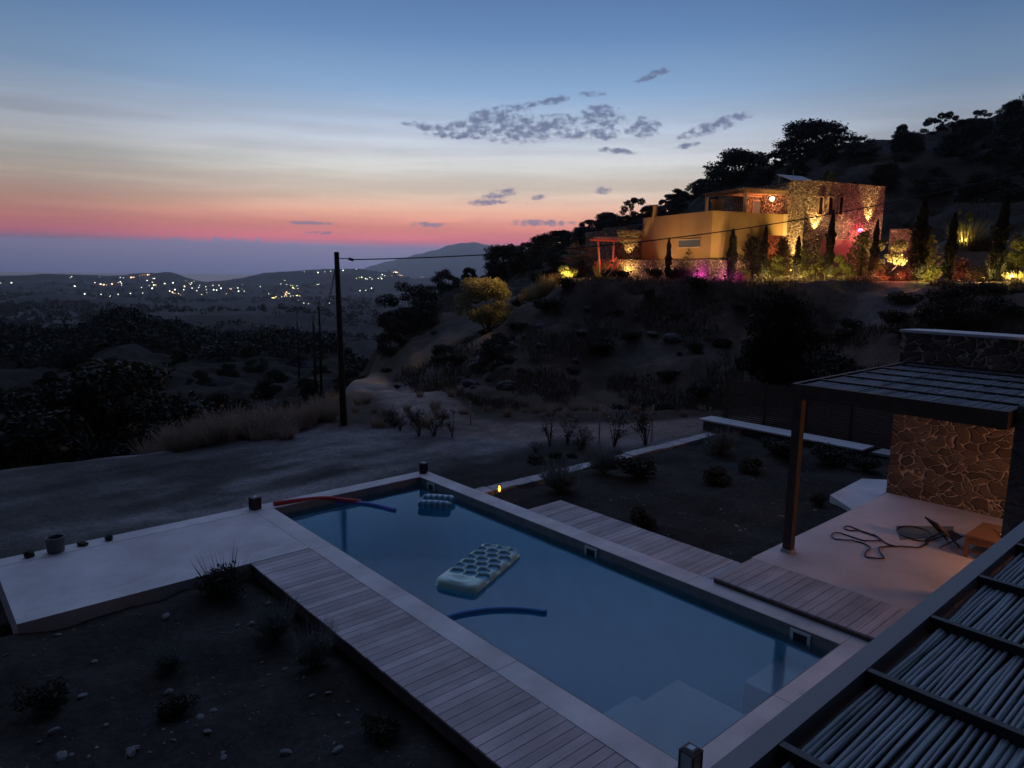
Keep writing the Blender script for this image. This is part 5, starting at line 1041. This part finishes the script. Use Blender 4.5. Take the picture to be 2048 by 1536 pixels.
for px, y in ((1945, 462), (1972, 462)): g_ = ground_at(px, 60); boulder('boulder', (g_.x, g_.y, g_.z + .4), .75, M['trunk'], px, .95, 'dark round boulder beside the straw tuft, ' + ('the left one' if px == 1945 else 'the right one'), 'boulder')
# scrub on the slopes
random.seed(77)
for i in range(90):
    px = random.uniform(760, 2100); D = random.uniform(30, 45) if i % 3 else random.uniform(50, 110)
    if px < 960 and D < 40: D = random.uniform(42, 62)
    if 1150 < px < 2100 and 44 < D < 64: D = random.uniform(31, 43)
    hp_ = random.uniform(.35, 1.3) * (1.5 if D > 60 else 1)
    plant(['s1', 's2', 's3'][i % 3], PG(px, D, -.1), hp_, 'low dark scrub bush on the hillside', 'shrub', 'scrub bushes on the hillside', w=random.uniform(1.0, 1.7))
# dry grass along the yard edge and around the pole
for i in range(150):
    px = random.triangular(255, 720, 520); D = random.uniform(24.3, 30.5) + (2.5 if px > 560 and random.random() < .6 else 0)
    if px > 640 and i % 2: px = random.uniform(600, 690); D = random.uniform(27, 36)
    plant(['g1', 'g3'][i % 2], PG(px, D), random.choice([.3, .45, .6, .8, 1.1]) * random.uniform(.8, 1.1), 'dry pale grass tuft along the far edge of the yard', 'grass tuft', 'dry grass tufts at the yard edge', w=random.uniform(.8, 1.9), tilt=(random.uniform(-.2, .2), random.uniform(-.2, .2)))
for i in range(34):
    px = random.uniform(700, 1420); D = random.uniform(26.8, 31)
    plant(['g1', 'g3'][i % 2], PG(px, D), random.uniform(.25, .5), 'short dry grass tuft at the foot of the bank', 'grass tuft', 'grass tufts at the foot of the bank', w=1.2)
# garden beds: (key, px, base y, z, height, w, label)
def bed(key, px, py, h, label, w=1.0, cat='shrub', z=-.32, group=None): p = at_z(px, py, z); return plant(key, (p.x, p.y, hz(p.x, p.y) - .02), h, label, cat, group, w=w)
bed('lav', 452, 1205, .80, 'round dark lavender bush with thin flower spikes against the terrace', 1.1, z=-.33)
bed('grey', 552, 1280, .7, 'first silvery shrub beside the left deck', .9, z=-.33); bed('grey', 628, 1338, .7, 'second silvery shrub beside the left deck, nearer', .9, z=-.33); bed('grey', 340, 1345, .45, 'faint silvery shrub in the middle of the left bed', 1.0, z=-.33)
bed('s2', 95, 1420, .5, 'black low bush near the left frame edge', 1.1, z=-.33); bed('s2', 350, 1425, .4, 'black low bush behind the stones of the left bed', 1.1, z=-.33); bed('s2', 765, 1465, .45, 'black low bush beside the deck near the bottom', 1.1, z=-.33); bed('s2', 1, 1250, .5, 'black bush at the left end of the terrace', 1.1, z=-.33)
bed('grey', 1118, 985, .85, 'pale silvery shrub by the kerb, nearest the torch light', 1.3); bed('grey', 1207, 950, .82, 'silvery shrub by the kerb, right of the nearest one', 1.2); bed('s2', 1272, 955, .8, 'wide dark shrub behind the kerb', 1.5)
bed('s1', 1282, 1060, .7, 'low round brownish shrub in the planted bed beside the right deck', .9); bed('s1', 1432, 965, .7, 'low dark shrub in the middle of the planted bed', 1.2); bed('s1', 1500, 940, .6, 'low dark shrub behind the middle one', 1.3); bed('s2', 1635, 1010, .45, 'small dark bush beside the landing slab', 1.0)
bed('grey', 1440, 905, .9, 'grey shrub at the corner of the low white wall', 1.2); bed('s2', 1560, 915, .8, 'dark shrub under the low wall left of the post', 1.5); bed('s2', 1660, 930, .8, 'dark shrub under the low wall right of the post', 1.5); bed('s2', 1730, 945, .7, 'dark shrub next to the lit stone wall', 1.3)
bed('s3', 1170, 935, .4, 'small leafy plant between the silvery shrubs', .8)
for key, px, py, h, lb in [('o1', 838, 868, .95, 'young oleander by the track, first from the pole'), ('o3', 868, 868, .8, 'young oleander by the track, second from the pole'), ('o4', 905, 873, .95, 'young oleander by the track, third from the pole'), ('o3', 800, 858, .6, 'low oleander nearest the utility pole'), ('o4', 1100, 890, 1.2, 'thin oleander at the braced fence post'), ('o3', 1165, 893, .8, 'dark bent oleander between two fence posts'),
    ('o2', 1228, 890, 1.3, 'oleander with white blossoms'), ('o5', 1292, 888, 1.35, 'tall oleander right of the white blossomed one'), ('o2', 1135, 885, 1.0, 'sparse oleander with a few white blossoms')]: bed(key, px, py, h, lb, 1.0, 'oleander', z=-.55)
random.seed(21)
for i in range(16):
    px = random.uniform(745, 920); D = random.uniform(25.2, 27.2); plant(['o3', 'o4', 'o5', 'g3'][i % 4], PG(px, D), random.uniform(.25, .6), 'low dark weed among the young oleanders beside the track', 'weed', 'weeds among the oleanders', w=1.5)
for i in range(14):
    px = random.uniform(1060, 1330); D = random.uniform(19.5, 22.0); plant(['o3', 's1'][i % 2], PG(px, D), random.uniform(.2, .45), 'low weed on the earth strip by the fence posts', 'weed', 'weeds by the fence posts', w=1.5)
# stones in the beds
def stones(n, sampler, grp, lb, rmin, rmax, mat='palestone'):
    pr = [boulder('stone', (0, 0, -50), 1.0, M[mat], 100 + k, .55) for k in range(4)]; used = [False] * 4
    for i in range(n):
        k = i % 4; x, y = sampler(i); r = rmin + (rmax - rmin) * random.random() ** 3
        o = pr[k] if not used[k] else pr[k].copy()
        if used[k]: col.objects.link(o)
        used[k] = True; o.location = (x, y, hz(x, y) + r * .15); o.scale = (r, r * random.uniform(.6, 1), r * random.uniform(.6, 1.1)); o.rotation_euler = (random.uniform(-.2, .2), random.uniform(-.2, .2), random.uniform(0, 6)); tag(o, lb, 'stone', grp)
random.seed(4)
def s1_(i):
    p = at_z(random.uniform(60, 1000), random.uniform(1230, 1530), -.42)
    while p.x > 4.1 or p.y > 11.3: p = at_z(random.uniform(60, 1000), random.uniform(1230, 1530), -.42)
    return p.x, p.y
def s2_(i):
    p = at_z(random.uniform(1180, 1700), random.uniform(930, 1110), -.32)
    while p.x < 11.2 or p.y > 12.4 or p.y < 6.2 or p.x > 22: p = at_z(random.uniform(1180, 1700), random.uniform(930, 1110), -.32)
    return p.x, p.y
stones(70, s1_, 'stones in the left bed', 'pale stone lying on the dark soil of the left planting bed', .018, .085)
stones(55, s2_, 'stones in the right bed', 'small pale stone on the soil between the pool deck and the low wall', .015, .07)
def s3_(i):
    g_ = ground_at(random.choice([random.uniform(1010, 1110), random.uniform(1150, 1450), random.uniform(880, 1000)]), random.uniform(33, 44)); return g_.x, g_.y
stones(48, s3_, 'rocks on the bank', 'slaty rock on the bank below the villa', .15, .6, 'slate')
def s4_(i):
    t = random.random(); g_ = ground_at(905 + 240 * t + random.uniform(-6, 6), 44.3 + t * 1.2 + random.uniform(-.5, .5)); return g_.x, g_.y
stones(60, s4_, 'rocks along the lit spur', 'small rock on the crest of the spur catching warm light', .06, .2, 'rock')
# fine stone chips and litter in the beds: beyond counting
rg = np.random.default_rng(3); s = MB(); PTS = []
for (xa, xb, ya, yb, nn_) in ((-3, 4.2, 1.5, 11.4, 1500), (11.0, 21.2, 6.2, 12.5, 1300), (-4, 24, 13.2, 22, 1600)):
    PTS.append(np.stack([rg.uniform(xa, xb, nn_), rg.uniform(ya, yb, nn_)], 1))
PTS = np.concatenate(PTS); PTS = PTS[~((PTS[:, 0] > .9) & (PTS[:, 0] < 9.9) & (PTS[:, 1] > 11.4) & (PTS[:, 1] < 14.45))]; ZP = height(PTS[:, 0], PTS[:, 1]); oc = np.array([(1, 0, 0), (-1, 0, 0), (0, 1, 0), (0, -1, 0), (0, 0, .5), (0, 0, -.5)]); of = [(0, 2, 4), (2, 1, 4), (1, 3, 4), (3, 0, 4), (2, 0, 5), (1, 2, 5), (3, 1, 5), (0, 3, 5)]
for (x_, y_), z_3 in zip(PTS, ZP):
    r_ = .007 + .022 * rg.random() ** 4; a_ = rg.uniform(0, 6.28); sc_ = r_ * rg.uniform(.6, 1.5, 3); v_ = oc * sc_ + rg.normal(size=(6, 3)) * r_ * .2; c_, s_ = math.cos(a_), math.sin(a_); s.add(np.stack([v_[:, 0] * c_ - v_[:, 1] * s_ + x_, v_[:, 0] * s_ + v_[:, 1] * c_ + y_, v_[:, 2] + z_3 + r_ * .2], 1), of)
tag(s.build('stone_chips', M['rock']), 'small stone chips strewn over the beds and the yard', 'gravel', kind='stuff')
# hillside grass as one mass
rg = np.random.default_rng(8); n = 26000; pxs = rg.uniform(760, 2150, n); Ds = np.where(rg.random(n) < .75, rg.uniform(29, 46, n), rg.uniform(58, 128, n)); azs_ = np.interp(pxs, pk, AZK); X_ = Ds * np.sin(azs_); Y_ = Ds * np.cos(azs_); keep = (fbm(X_ / 3, Y_ / 3, 3, 66) > -.06) & (road_mask(X_, Y_) < .1) & (Ds > 30); X_, Y_, Ds = X_[keep], Y_[keep], Ds[keep]; Z_ = height(X_, Y_)
s = MB(); hgt = rg.uniform(.15, .45, len(X_)) * np.where(Ds > 58, 1.8, 1.0); B_ = np.stack([X_, Y_, Z_ - .05], 1)
for k in range(3): B2 = B_ + np.concatenate([rg.normal(size=(len(X_), 2)) * .15, np.zeros((len(X_), 1))], 1); T_ = B2 + np.stack([rg.normal(size=len(X_)) * .12, rg.normal(size=len(X_)) * .12, hgt], 1); s.blades(B2, T_, .02, rg)
tag(s.build('hillside_grass', M['scrub_grass']), 'dry grass and scrub covering the dark hillside', 'grass', kind='stuff')
# woods in the valley, beyond counting
n = 5200; pxs = rg.uniform(-250, 760, n); Ds = 110 * (24 ** rg.random(n)); azs_ = np.interp(pxs, pk, AZK); X_ = Ds * np.sin(azs_); Y_ = Ds * np.cos(azs_); keep = (fbm(X_ / 120, Y_ / 120, 3, 15) > .0) | (Ds < 240); X_, Y_, Ds = X_[keep], Y_[keep], Ds[keep]; Z_ = height(X_, Y_); s = MB(); m_ = len(X_)
rad = rg.uniform(1.0, 2.8, m_) * np.clip(Ds / 500, .7, 2.0)
for lo, hi, q, k_ in ((0, 320, 90, .15), (320, 9999, 22, .30)):
    sel = (Ds >= lo) & (Ds < hi); cx = np.stack([X_, Y_, Z_ + rad * .6], 1)[sel]; C = np.repeat(cx, q, 0); dd = rg.normal(size=C.shape); dd /= np.linalg.norm(dd, axis=1)[:, None]; R3 = np.repeat(rad[sel], q)[:, None]; C = C + dd * R3 * rg.uniform(.5, 1.1, (len(C), 1)) * np.array([1, 1, .75])
    s.leaves(C, 1.0, rg, 1.3); V = s.v[-1].reshape(-1, 4, 3); ce = V.mean(1, keepdims=True); s.v[-1] = ((V - ce) * (R3[:, :, None] * k_) + ce).reshape(-1, 3)
tag(s.build('valley_woods', M['leaf_black']), 'scattered bushes and woods over the valley floor', 'woods', kind='stuff')

# ============================================================ poles, cable, fence posts
def pole(name, label, base, top, r0, r1, cat='utility pole', grp=None, lean=(0, 0)):
    t = thing(name, label, cat, base, 0, grp); h = top - base[2]; MB().tube([(0, 0, -.6), (lean[0] * .5, lean[1] * .5, h * .5), (lean[0], lean[1], h)], [r0, (r0 + r1) / 2, r1], 12).build('shaft', M['pole_wood'], t, True); return t
pb = at_z(688, 852, -.65); pb.z = hz(pb.x, pb.y); DP = math.hypot(pb.x, pb.y); tpz = at_D(673, 504, DP); ln = (tpz.x - pb.x, tpz.y - pb.y)
po = pole('utility_pole', 'tall dark wooden utility pole at the corner of the yard', tuple(pb), tpz.z, .125, .085, lean=ln)
ctop = at_D(676, 517, DP); s = MB(); s.bar(tuple(ctop - pb + Vector((-.05, .06, 0))), tuple(ctop - pb + Vector((.28, -.25, .0))), .03, .03); s.tube([tuple(ctop - pb + Vector((.28, -.25, .0))), tuple(ctop - pb + Vector((.40, -.36, -.05)))], .05, 8)
s.build('cable_bracket', M['black'], po)
A = ctop + Vector((.38, -.34, -.03)); Bp = at_D(2330, 262, 40.0)
cab = []
for i in range(61): t = i / 60; q = A.lerp(Bp, t); q.z -= 4 * 1.15 * t * (1 - t); cab.append(q)
tag(MB().tube(cab, .022, 6).build('power_cable', M['cable'], smooth=True), 'thick black power cable sagging from the utility pole across to the right', 'cable')
far_poles = [(636, 602, 712, 66, 'thin utility pole farther down the track, right of the other two'), (624, 630, 726, 58, 'middle utility pole down the track'), (591, 622, 682, 92, 'farthest and thinnest utility pole down the track')]
FP = []
for px, y0, y1, D, lb in far_poles:
    g_ = ground_at(px, D); q = at_D(px, y0, D); FP.append((pole('utility_pole', lb, tuple(g_), q.z, .13, .09), q))
def sag(a, b, s_, n=24): return [a.lerp(b, i / n) - Vector((0, 0, 4 * s_ * (i / n) * (1 - i / n))) for i in range(n + 1)]
tag(MB().tube(sag(tpz - Vector((0, 0, .25)), FP[0][1], 1.2), .014, 5).build('power_cable', M['cable'], smooth=True), 'steep cable running from the tall pole down to the next pole along the track', 'cable')
tag(MB().tube(sag(tpz - Vector((0, 0, .35)), FP[1][1], 1.6), .012, 5).build('power_cable', M['cable'], smooth=True), 'thinner cable from the tall pole to the middle pole down the track', 'cable')
tag(MB().tube(sag(FP[1][1], FP[2][1], 2.0), .02, 5).build('power_cable', M['cable'], smooth=True), 'faint sagging wire between the two far poles', 'cable')
for px, y0, y1, lb in [(941, 803, 848, 'thin fence post standing alone left of the braced one'), (1102, 811, 880, 'fence post with a diagonal brace'), (1198, 811, 884, 'thin fence post right of the braced one'), (1303, 811, 884, 'fence post farther right by the tall oleander'), (1420, 815, 836, 'short post by the end of the low white wall')]:
    b_ = at_z(px, y1, -.6); b_.z = hz(b_.x, b_.y); D = math.hypot(b_.x, b_.y); q = at_D(px - 1, y0, D); t = thing('fence_post', lb, 'fence post', tuple(b_)); MB().tube([(0, 0, -.2), (0, 0, q.z - b_.z)], .03, 8).build('shaft', M['metal_post'], t)
    if px == 1102:
        e_ = at_z(1134, 866, -.6); MB().tube([(0, 0, (q.z - b_.z) * .85), (e_.x - b_.x, e_.y - b_.y, .0)], .018, 8).build('brace', M['metal_post'], t)

# ============================================================ far village
def cluster(pts, ox, oy, sc): return [(ox + x * sc, oy + y * sc, k) for x, y, k in pts]
LT = cluster([(545, 375, 0), (552, 377, 0), (620, 437, 0), (740, 437, 0), (790, 455, 1), (800, 456, 1), (808, 449, 0), (865, 437, 0), (955, 430, 0), (1045, 428, 0), (695, 348, 2), (735, 360, 2), (745, 362, 2), (760, 364, 2), (780, 366, 2), (820, 358, 2), (865, 348, 2), (880, 342, 0), (888, 352, 0), (890, 366, 1), (845, 310, 0), (880, 310, 0), (903, 313, 0), (730, 311, 0), (524, 305, 0), (512, 312, 0), (958, 310, 2), (968, 309, 2), (980, 309, 2), (1020, 296, 2), (1042, 291, 2), (1060, 290, 2), (1080, 291, 2), (1092, 288, 2), (1176, 288, 0), (1020, 321, 0), (1076, 333, 0), (1120, 319, 0), (1130, 318, 0), (1115, 345, 0), (1125, 366, 1), (1140, 366, 1), (1205, 355, 1), (1265, 350, 0), (1255, 363, 1), (1092, 371, 0), (1114, 391, 0), (1035, 385, 0), (1358, 338, 1), (1385, 352, 1), (1402, 350, 0), (1420, 341, 1), (1395, 362, 0), (1350, 376, 1), (1405, 388, 0), (1345, 401, 0), (1280, 401, 0), (1242, 411, 0), (1262, 420, 2), (1268, 428, 2), (1280, 430, 2), (1292, 428, 2), (1306, 430, 2), (1460, 368, 0), (1455, 385, 0), (1440, 408, 0), (1505, 378, 0), (1510, 400, 0), (1512, 420, 1), (1475, 436, 1), (1558, 368, 0), (1600, 366, 2), (1603, 370, 2), (1618, 390, 0), (1563, 400, 0), (1585, 404, 0), (1655, 431, 2), (1680, 391, 2), (1690, 394, 2), (1740, 387, 0), (1775, 362, 1), (1745, 412, 0), (1770, 398, 0), (1787, 412, 0), (1905, 447, 0), (1966, 432, 0), (1995, 464, 1), (2008, 466, 1), (85, 351, 0), (6, 352, 0), (1320, 444, 0)], 0, 470, .27344)
LT += cluster([(1130, 478, 0), (1216, 553, 0), (1250, 598, 1), (1265, 601, 1), (1280, 600, 1), (1290, 588, 1), (1328, 533, 2), (1352, 540, 2), (1385, 545, 2), (1400, 535, 2), (1410, 550, 2), (1390, 562, 2), (1425, 549, 1), (1350, 588, 0), (1378, 580, 0), (1400, 580, 1), (1440, 577, 0), (1465, 577, 0), (1500, 572, 1), (1512, 570, 1), (1533, 575, 1), (1380, 414, 1), (1402, 420, 1), (1400, 460, 0), (1415, 465, 1), (1440, 465, 1), (1463, 468, 1), (1506, 469, 0), (1465, 490, 1), (1480, 495, 0), (1515, 495, 1), (1340, 450, 0), (1715, 456, 0), (1728, 452, 0), (1950, 439, 1), (1720, 332, 0), (1792, 322, 0), (1850, 320, 0), (1978, 310, 0), (1580, 328, 0), (1748, 605, 0), (1780, 600, 0), (1775, 614, 0), (1838, 656, 0), (1522, 625, 0), (1550, 646, 1), (1575, 655, 0), (1624, 662, 0)], 300, 480, .19531)
LT += cluster([(65, 395, 1), (95, 388, 1), (120, 382, 1), (158, 396, 0), (175, 400, 0), (205, 383, 0), (226, 399, 1), (290, 392, 0), (316, 380, 0), (330, 355, 0), (355, 366, 0), (325, 397, 0), (430, 366, 2), (445, 332, 2), (460, 326, 2), (472, 330, 2), (487, 330, 2), (480, 345, 2), (492, 355, 2), (512, 362, 2), (533, 363, 2), (735, 378, 2), (748, 381, 2), (530, 450, 1), (535, 458, 1), (222, 494, 0), (162, 516, 0), (103, 520, 0), (65, 298, 0), (380, 622, 0)], 700, 480, .19531)
LG = [emis('lamp_cool', (.98, 1.0, .78), 5), emis('lamp_yellow', (1.0, .88, .35), 5), emis('lamp_orange', (1.0, .60, .32), 5)]
random.seed(12); lprot = {}
def lamp_mesh(k):
    bm = MB(); bm.lathe([(0, -1.0), (.8, -.6), (1.0, 0), (.8, .6), (0, 1.0)], sides=8); me_ = bm.mesh('village_lamp', LG[k], True); me_.materials.append(M['pole_wood']); 
    b2 = MB(); b2.tube([(0, 0, -6), (0, 0, -1.0)], .12, 5); V0 = len(me_.vertices); vv = [tuple(v.co) for v in me_.vertices] + [tuple(v) for v in np.concatenate(b2.v)]; ff = [tuple(p.vertices) for p in me_.polygons] + [tuple(i + V0 for i in f) for f in b2.f]; nf = len(me_.polygons)
    m2 = bpy.data.meshes.new('village_lamp'); m2.from_pydata(vv, [], ff); m2.materials.append(LG[k]); m2.materials.append(M['pole_wood'])
    for i, p in enumerate(m2.polygons): p.material_index = 0 if i < nf else 1
    return m2
LMs = [lamp_mesh(k) for k in range(3)]; hpos = []
for px, py, k in LT:
    p = on_ground(px, py + 2, 700, 4000)
    if p is None or p.z < SEA + 2: p = ground_at(px, 3000)
    D = math.hypot(p.x, p.y); q = at_D(px, py, D); o = bpy.data.objects.new('village_lamp', LMs[k]); col.objects.link(o); z = max(q.z, p.z + 3); o.location = (p.x, p.y, z); r_ = D / F * random.choice([.4, .5, .55, .7, 1.0]); o.scale = (r_,) * 3; tag(o, 'tiny bright lamp of the far village across the valley', 'street lamp', 'lamps of the far village'); hpos.append(p)
def hut(seed):
    rg_ = random.Random(seed); s = MB(); w_, d_, h_ = rg_.uniform(9, 16), rg_.uniform(7, 11), rg_.uniform(3.5, 7); s.box(-w_ / 2, w_ / 2, -d_ / 2, d_ / 2, -3, h_); s.box(-w_ / 2 + .5, w_ * .1, -d_ / 2 + .5, d_ / 2 - .5, h_ + .02, h_ + 2.5)
    t = bpy.data.objects.new('village_house', None); col.objects.link(t); s.build('wall', M['town_wall'], t); r2 = MB(); r2.prism([(w_ * .1 + .3, -d_ / 2 - .3), (w_ / 2 + .3, -d_ / 2 - .3), (w_ / 2 + .3, d_ / 2 + .3), (w_ * .1 + .3, d_ / 2 + .3)], h_ + .02, h_ + .5); r2.build('roof', M['town_roof'], t); return t
huts = [hut(k) for k in range(4)]; hu = [False] * 4; k = 0
for i in range(74):
    p = hpos[random.randrange(len(hpos))]; x = p.x + random.gauss(0, 28); y = p.y + random.gauss(0, 28); j = i % 4
    o = huts[j] if not hu[j] else copy_tree(huts[j]); hu[j] = True; o.location = (x, y, hz(x, y)); o.rotation_euler = (0, 0, random.uniform(0, 3.1)); tag(o, 'pale blocky house of the far village across the valley', 'house', 'houses of the far village')
fb = thing('greenhouse', 'long low pale roof in the valley beyond the track', 'building'); g_ = on_ground(780, 612, 300, 4000) or ground_at(780, 1200); fb.location = g_; fb.rotation_euler = (0, 0, -.7); MB().box(-14, 14, -5, 5, -1, 3).build('wall', M['town_wall'], fb); MB().box(-14.5, 14.5, -5.5, 5.5, 3.01, 3.6).build('roof', M['cap'], fb)

# ============================================================ labels that single out repeats by where they stand
def proj(o):
    d = o.matrix_world.translation - CAM if False else Vector(o.location) - CAM; z = d.dot(FX); return 1024 + F * d.dot(RX) / z, 768 - F * d.dot(UX) / z, math.hypot(o.location.x, o.location.y)
ORD = ['first', 'second', 'third', 'fourth', 'fifth', 'sixth', 'seventh', 'eighth', 'ninth', 'tenth', 'eleventh', 'twelfth', 'thirteenth', 'fourteenth', 'fifteenth', 'sixteenth', 'seventeenth', 'eighteenth', 'nineteenth', 'twentieth', 'twenty-first', 'twenty-second', 'twenty-third', 'twenty-fourth', 'twenty-fifth', 'twenty-sixth', 'twenty-seventh', 'twenty-eighth', 'twenty-ninth', 'thirtieth', 'thirty-first', 'thirty-second', 'thirty-third', 'thirty-fourth', 'thirty-fifth', 'thirty-sixth', 'thirty-seventh', 'thirty-eighth', 'thirty-ninth', 'fortieth']
def zone_x(px, cuts):
    for lim, nm in cuts:
        if px < lim: return nm
    return cuts[-1][1]
BANK = [(820, 'near the track bend'), (960, 'left of the olive tree'), (1100, 'below the olive tree'), (1280, 'below the villa wing'), (1420, 'below the ochre side wall'), (1560, 'below the villa balcony'), (1700, 'behind the patio pergola'), (9999, 'toward the right frame edge')]
HOL = [(330, 'left of the wooded hollow'), (450, 'in the left of the hollow'), (560, 'in the middle of the hollow'), (9999, 'near the utility poles')]
GR = [(400, 'at the left end of the verge'), (500, 'left of the middle of the verge'), (600, 'right of the middle of the verge'), (9999, 'near the tall utility pole')]
BL = [(300, 'in the left part of the bed'), (600, 'in the middle of the bed'), (9999, 'close to the deck')]
BR = [(1280, 'near the kerb'), (1420, 'in the middle of the right bed'), (1560, 'left of the pergola post'), (9999, 'right of the pergola post')]
def relabel(group, noun, cuts, rows):
    obs = [o for o in scene.objects if o.parent is None and o.get('group') == group]; bk = {}
    for o in obs:
        px, py, D = proj(o); row = next(nm for lim, nm in rows if D < lim); bk.setdefault((zone_x(px, cuts), row), []).append((px, o))
    for (zn, row), l in bk.items():
        l.sort(key=lambda q: q[0])
        for i, (px, o) in enumerate(l):
            if i < len(ORD): o['label'] = ' '.join((ORD[i] + ' ' + noun + ' from the left, ' + row + ' ' + zn).split())
INF = 1e9
relabel('scrub bushes on the hillside', 'scrub bush', BANK, [(34.5, 'low on the bank'), (39, 'halfway up the bank'), (50, 'high on the bank'), (INF, 'on the upper hillside')])
relabel('scrub trees on the dark hillside', 'dark scrub tree', [(1180, 'left of the villa'), (1500, 'behind the villa'), (1760, 'above the stone tower'), (9999, 'toward the right frame edge')], [(97, 'lower hillside'), (INF, 'upper hillside')])
relabel('trees in the hollow left of the track', 'dark tree', HOL, [(60, 'near row'), (85, 'middle row'), (INF, 'far row')])
relabel('thicket along the skyline', 'skyline bush', [(1180, 'left of the villa wing'), (1300, 'above the villa wing'), (1420, 'above the ochre wall'), (9999, 'above the roof pergola')], [(INF, 'in the thicket')])
relabel('wood at the right end of the ridge', 'dark tree', [(9999, 'at the ridge end')], [(122, 'front of the wood'), (INF, 'back of the wood')])
relabel('dry grass tufts at the yard edge', 'dry grass tuft', GR, [(26, 'front row'), (28, 'second row'), (30.6, 'third row'), (INF, 'back row')])
relabel('grass tufts at the foot of the bank', 'short grass tuft', BANK, [(INF, 'foot of the bank')])
relabel('stones in the left bed', 'pale stone', BL, [(6, 'nearest the camera'), (9, 'mid distance'), (INF, 'toward the terrace')])
relabel('stones in the right bed', 'small pale stone', BR, [(16.5, 'near side'), (INF, 'far side')])
relabel('rocks on the bank', 'slaty rock', BANK, [(37, 'low on the bank'), (41, 'halfway up the bank'), (INF, 'high on the bank')])
relabel('rocks along the lit spur', 'lit rock', [(960, 'beside the olive tree'), (1050, 'right of the olive tree'), (9999, 'near the glowing bush')], [(INF, 'on the spur')])
relabel('weeds among the oleanders', 'low weed', [(830, 'by the tall utility pole'), (9999, 'by the lone fence post')], [(INF, 'among the oleanders')])
relabel('weeds by the fence posts', 'low weed', [(1200, 'by the braced fence post'), (9999, 'by the tall oleander')], [(INF, 'on the earth strip')])
relabel('lit grass tufts along the spur', 'straw tuft', [(1150, 'left of the glowing bush'), (9999, 'below the wing pergola')], [(INF, 'on the spur top')])
# ============================================================ haze
R_ = HZ_R; zb, ztp = -137.0, HZ_TOP
hm = new_mat('haze_air'); pv = N('ShaderNodeVolumePrincipled'); pv.inputs['Color'].default_value = (.76, .88, 1.0, 1); pv.inputs['Density'].default_value = HZ_D
pv.inputs['Anisotropy'].default_value = 0.7
o_ = N('ShaderNodeOutputMaterial'); nt.links.new(pv.outputs[0], o_.inputs[1])
hb = MB().box(-R_, R_, -R_, R_, zb, ztp).build('haze', hm); tag(hb, kind='stuff')
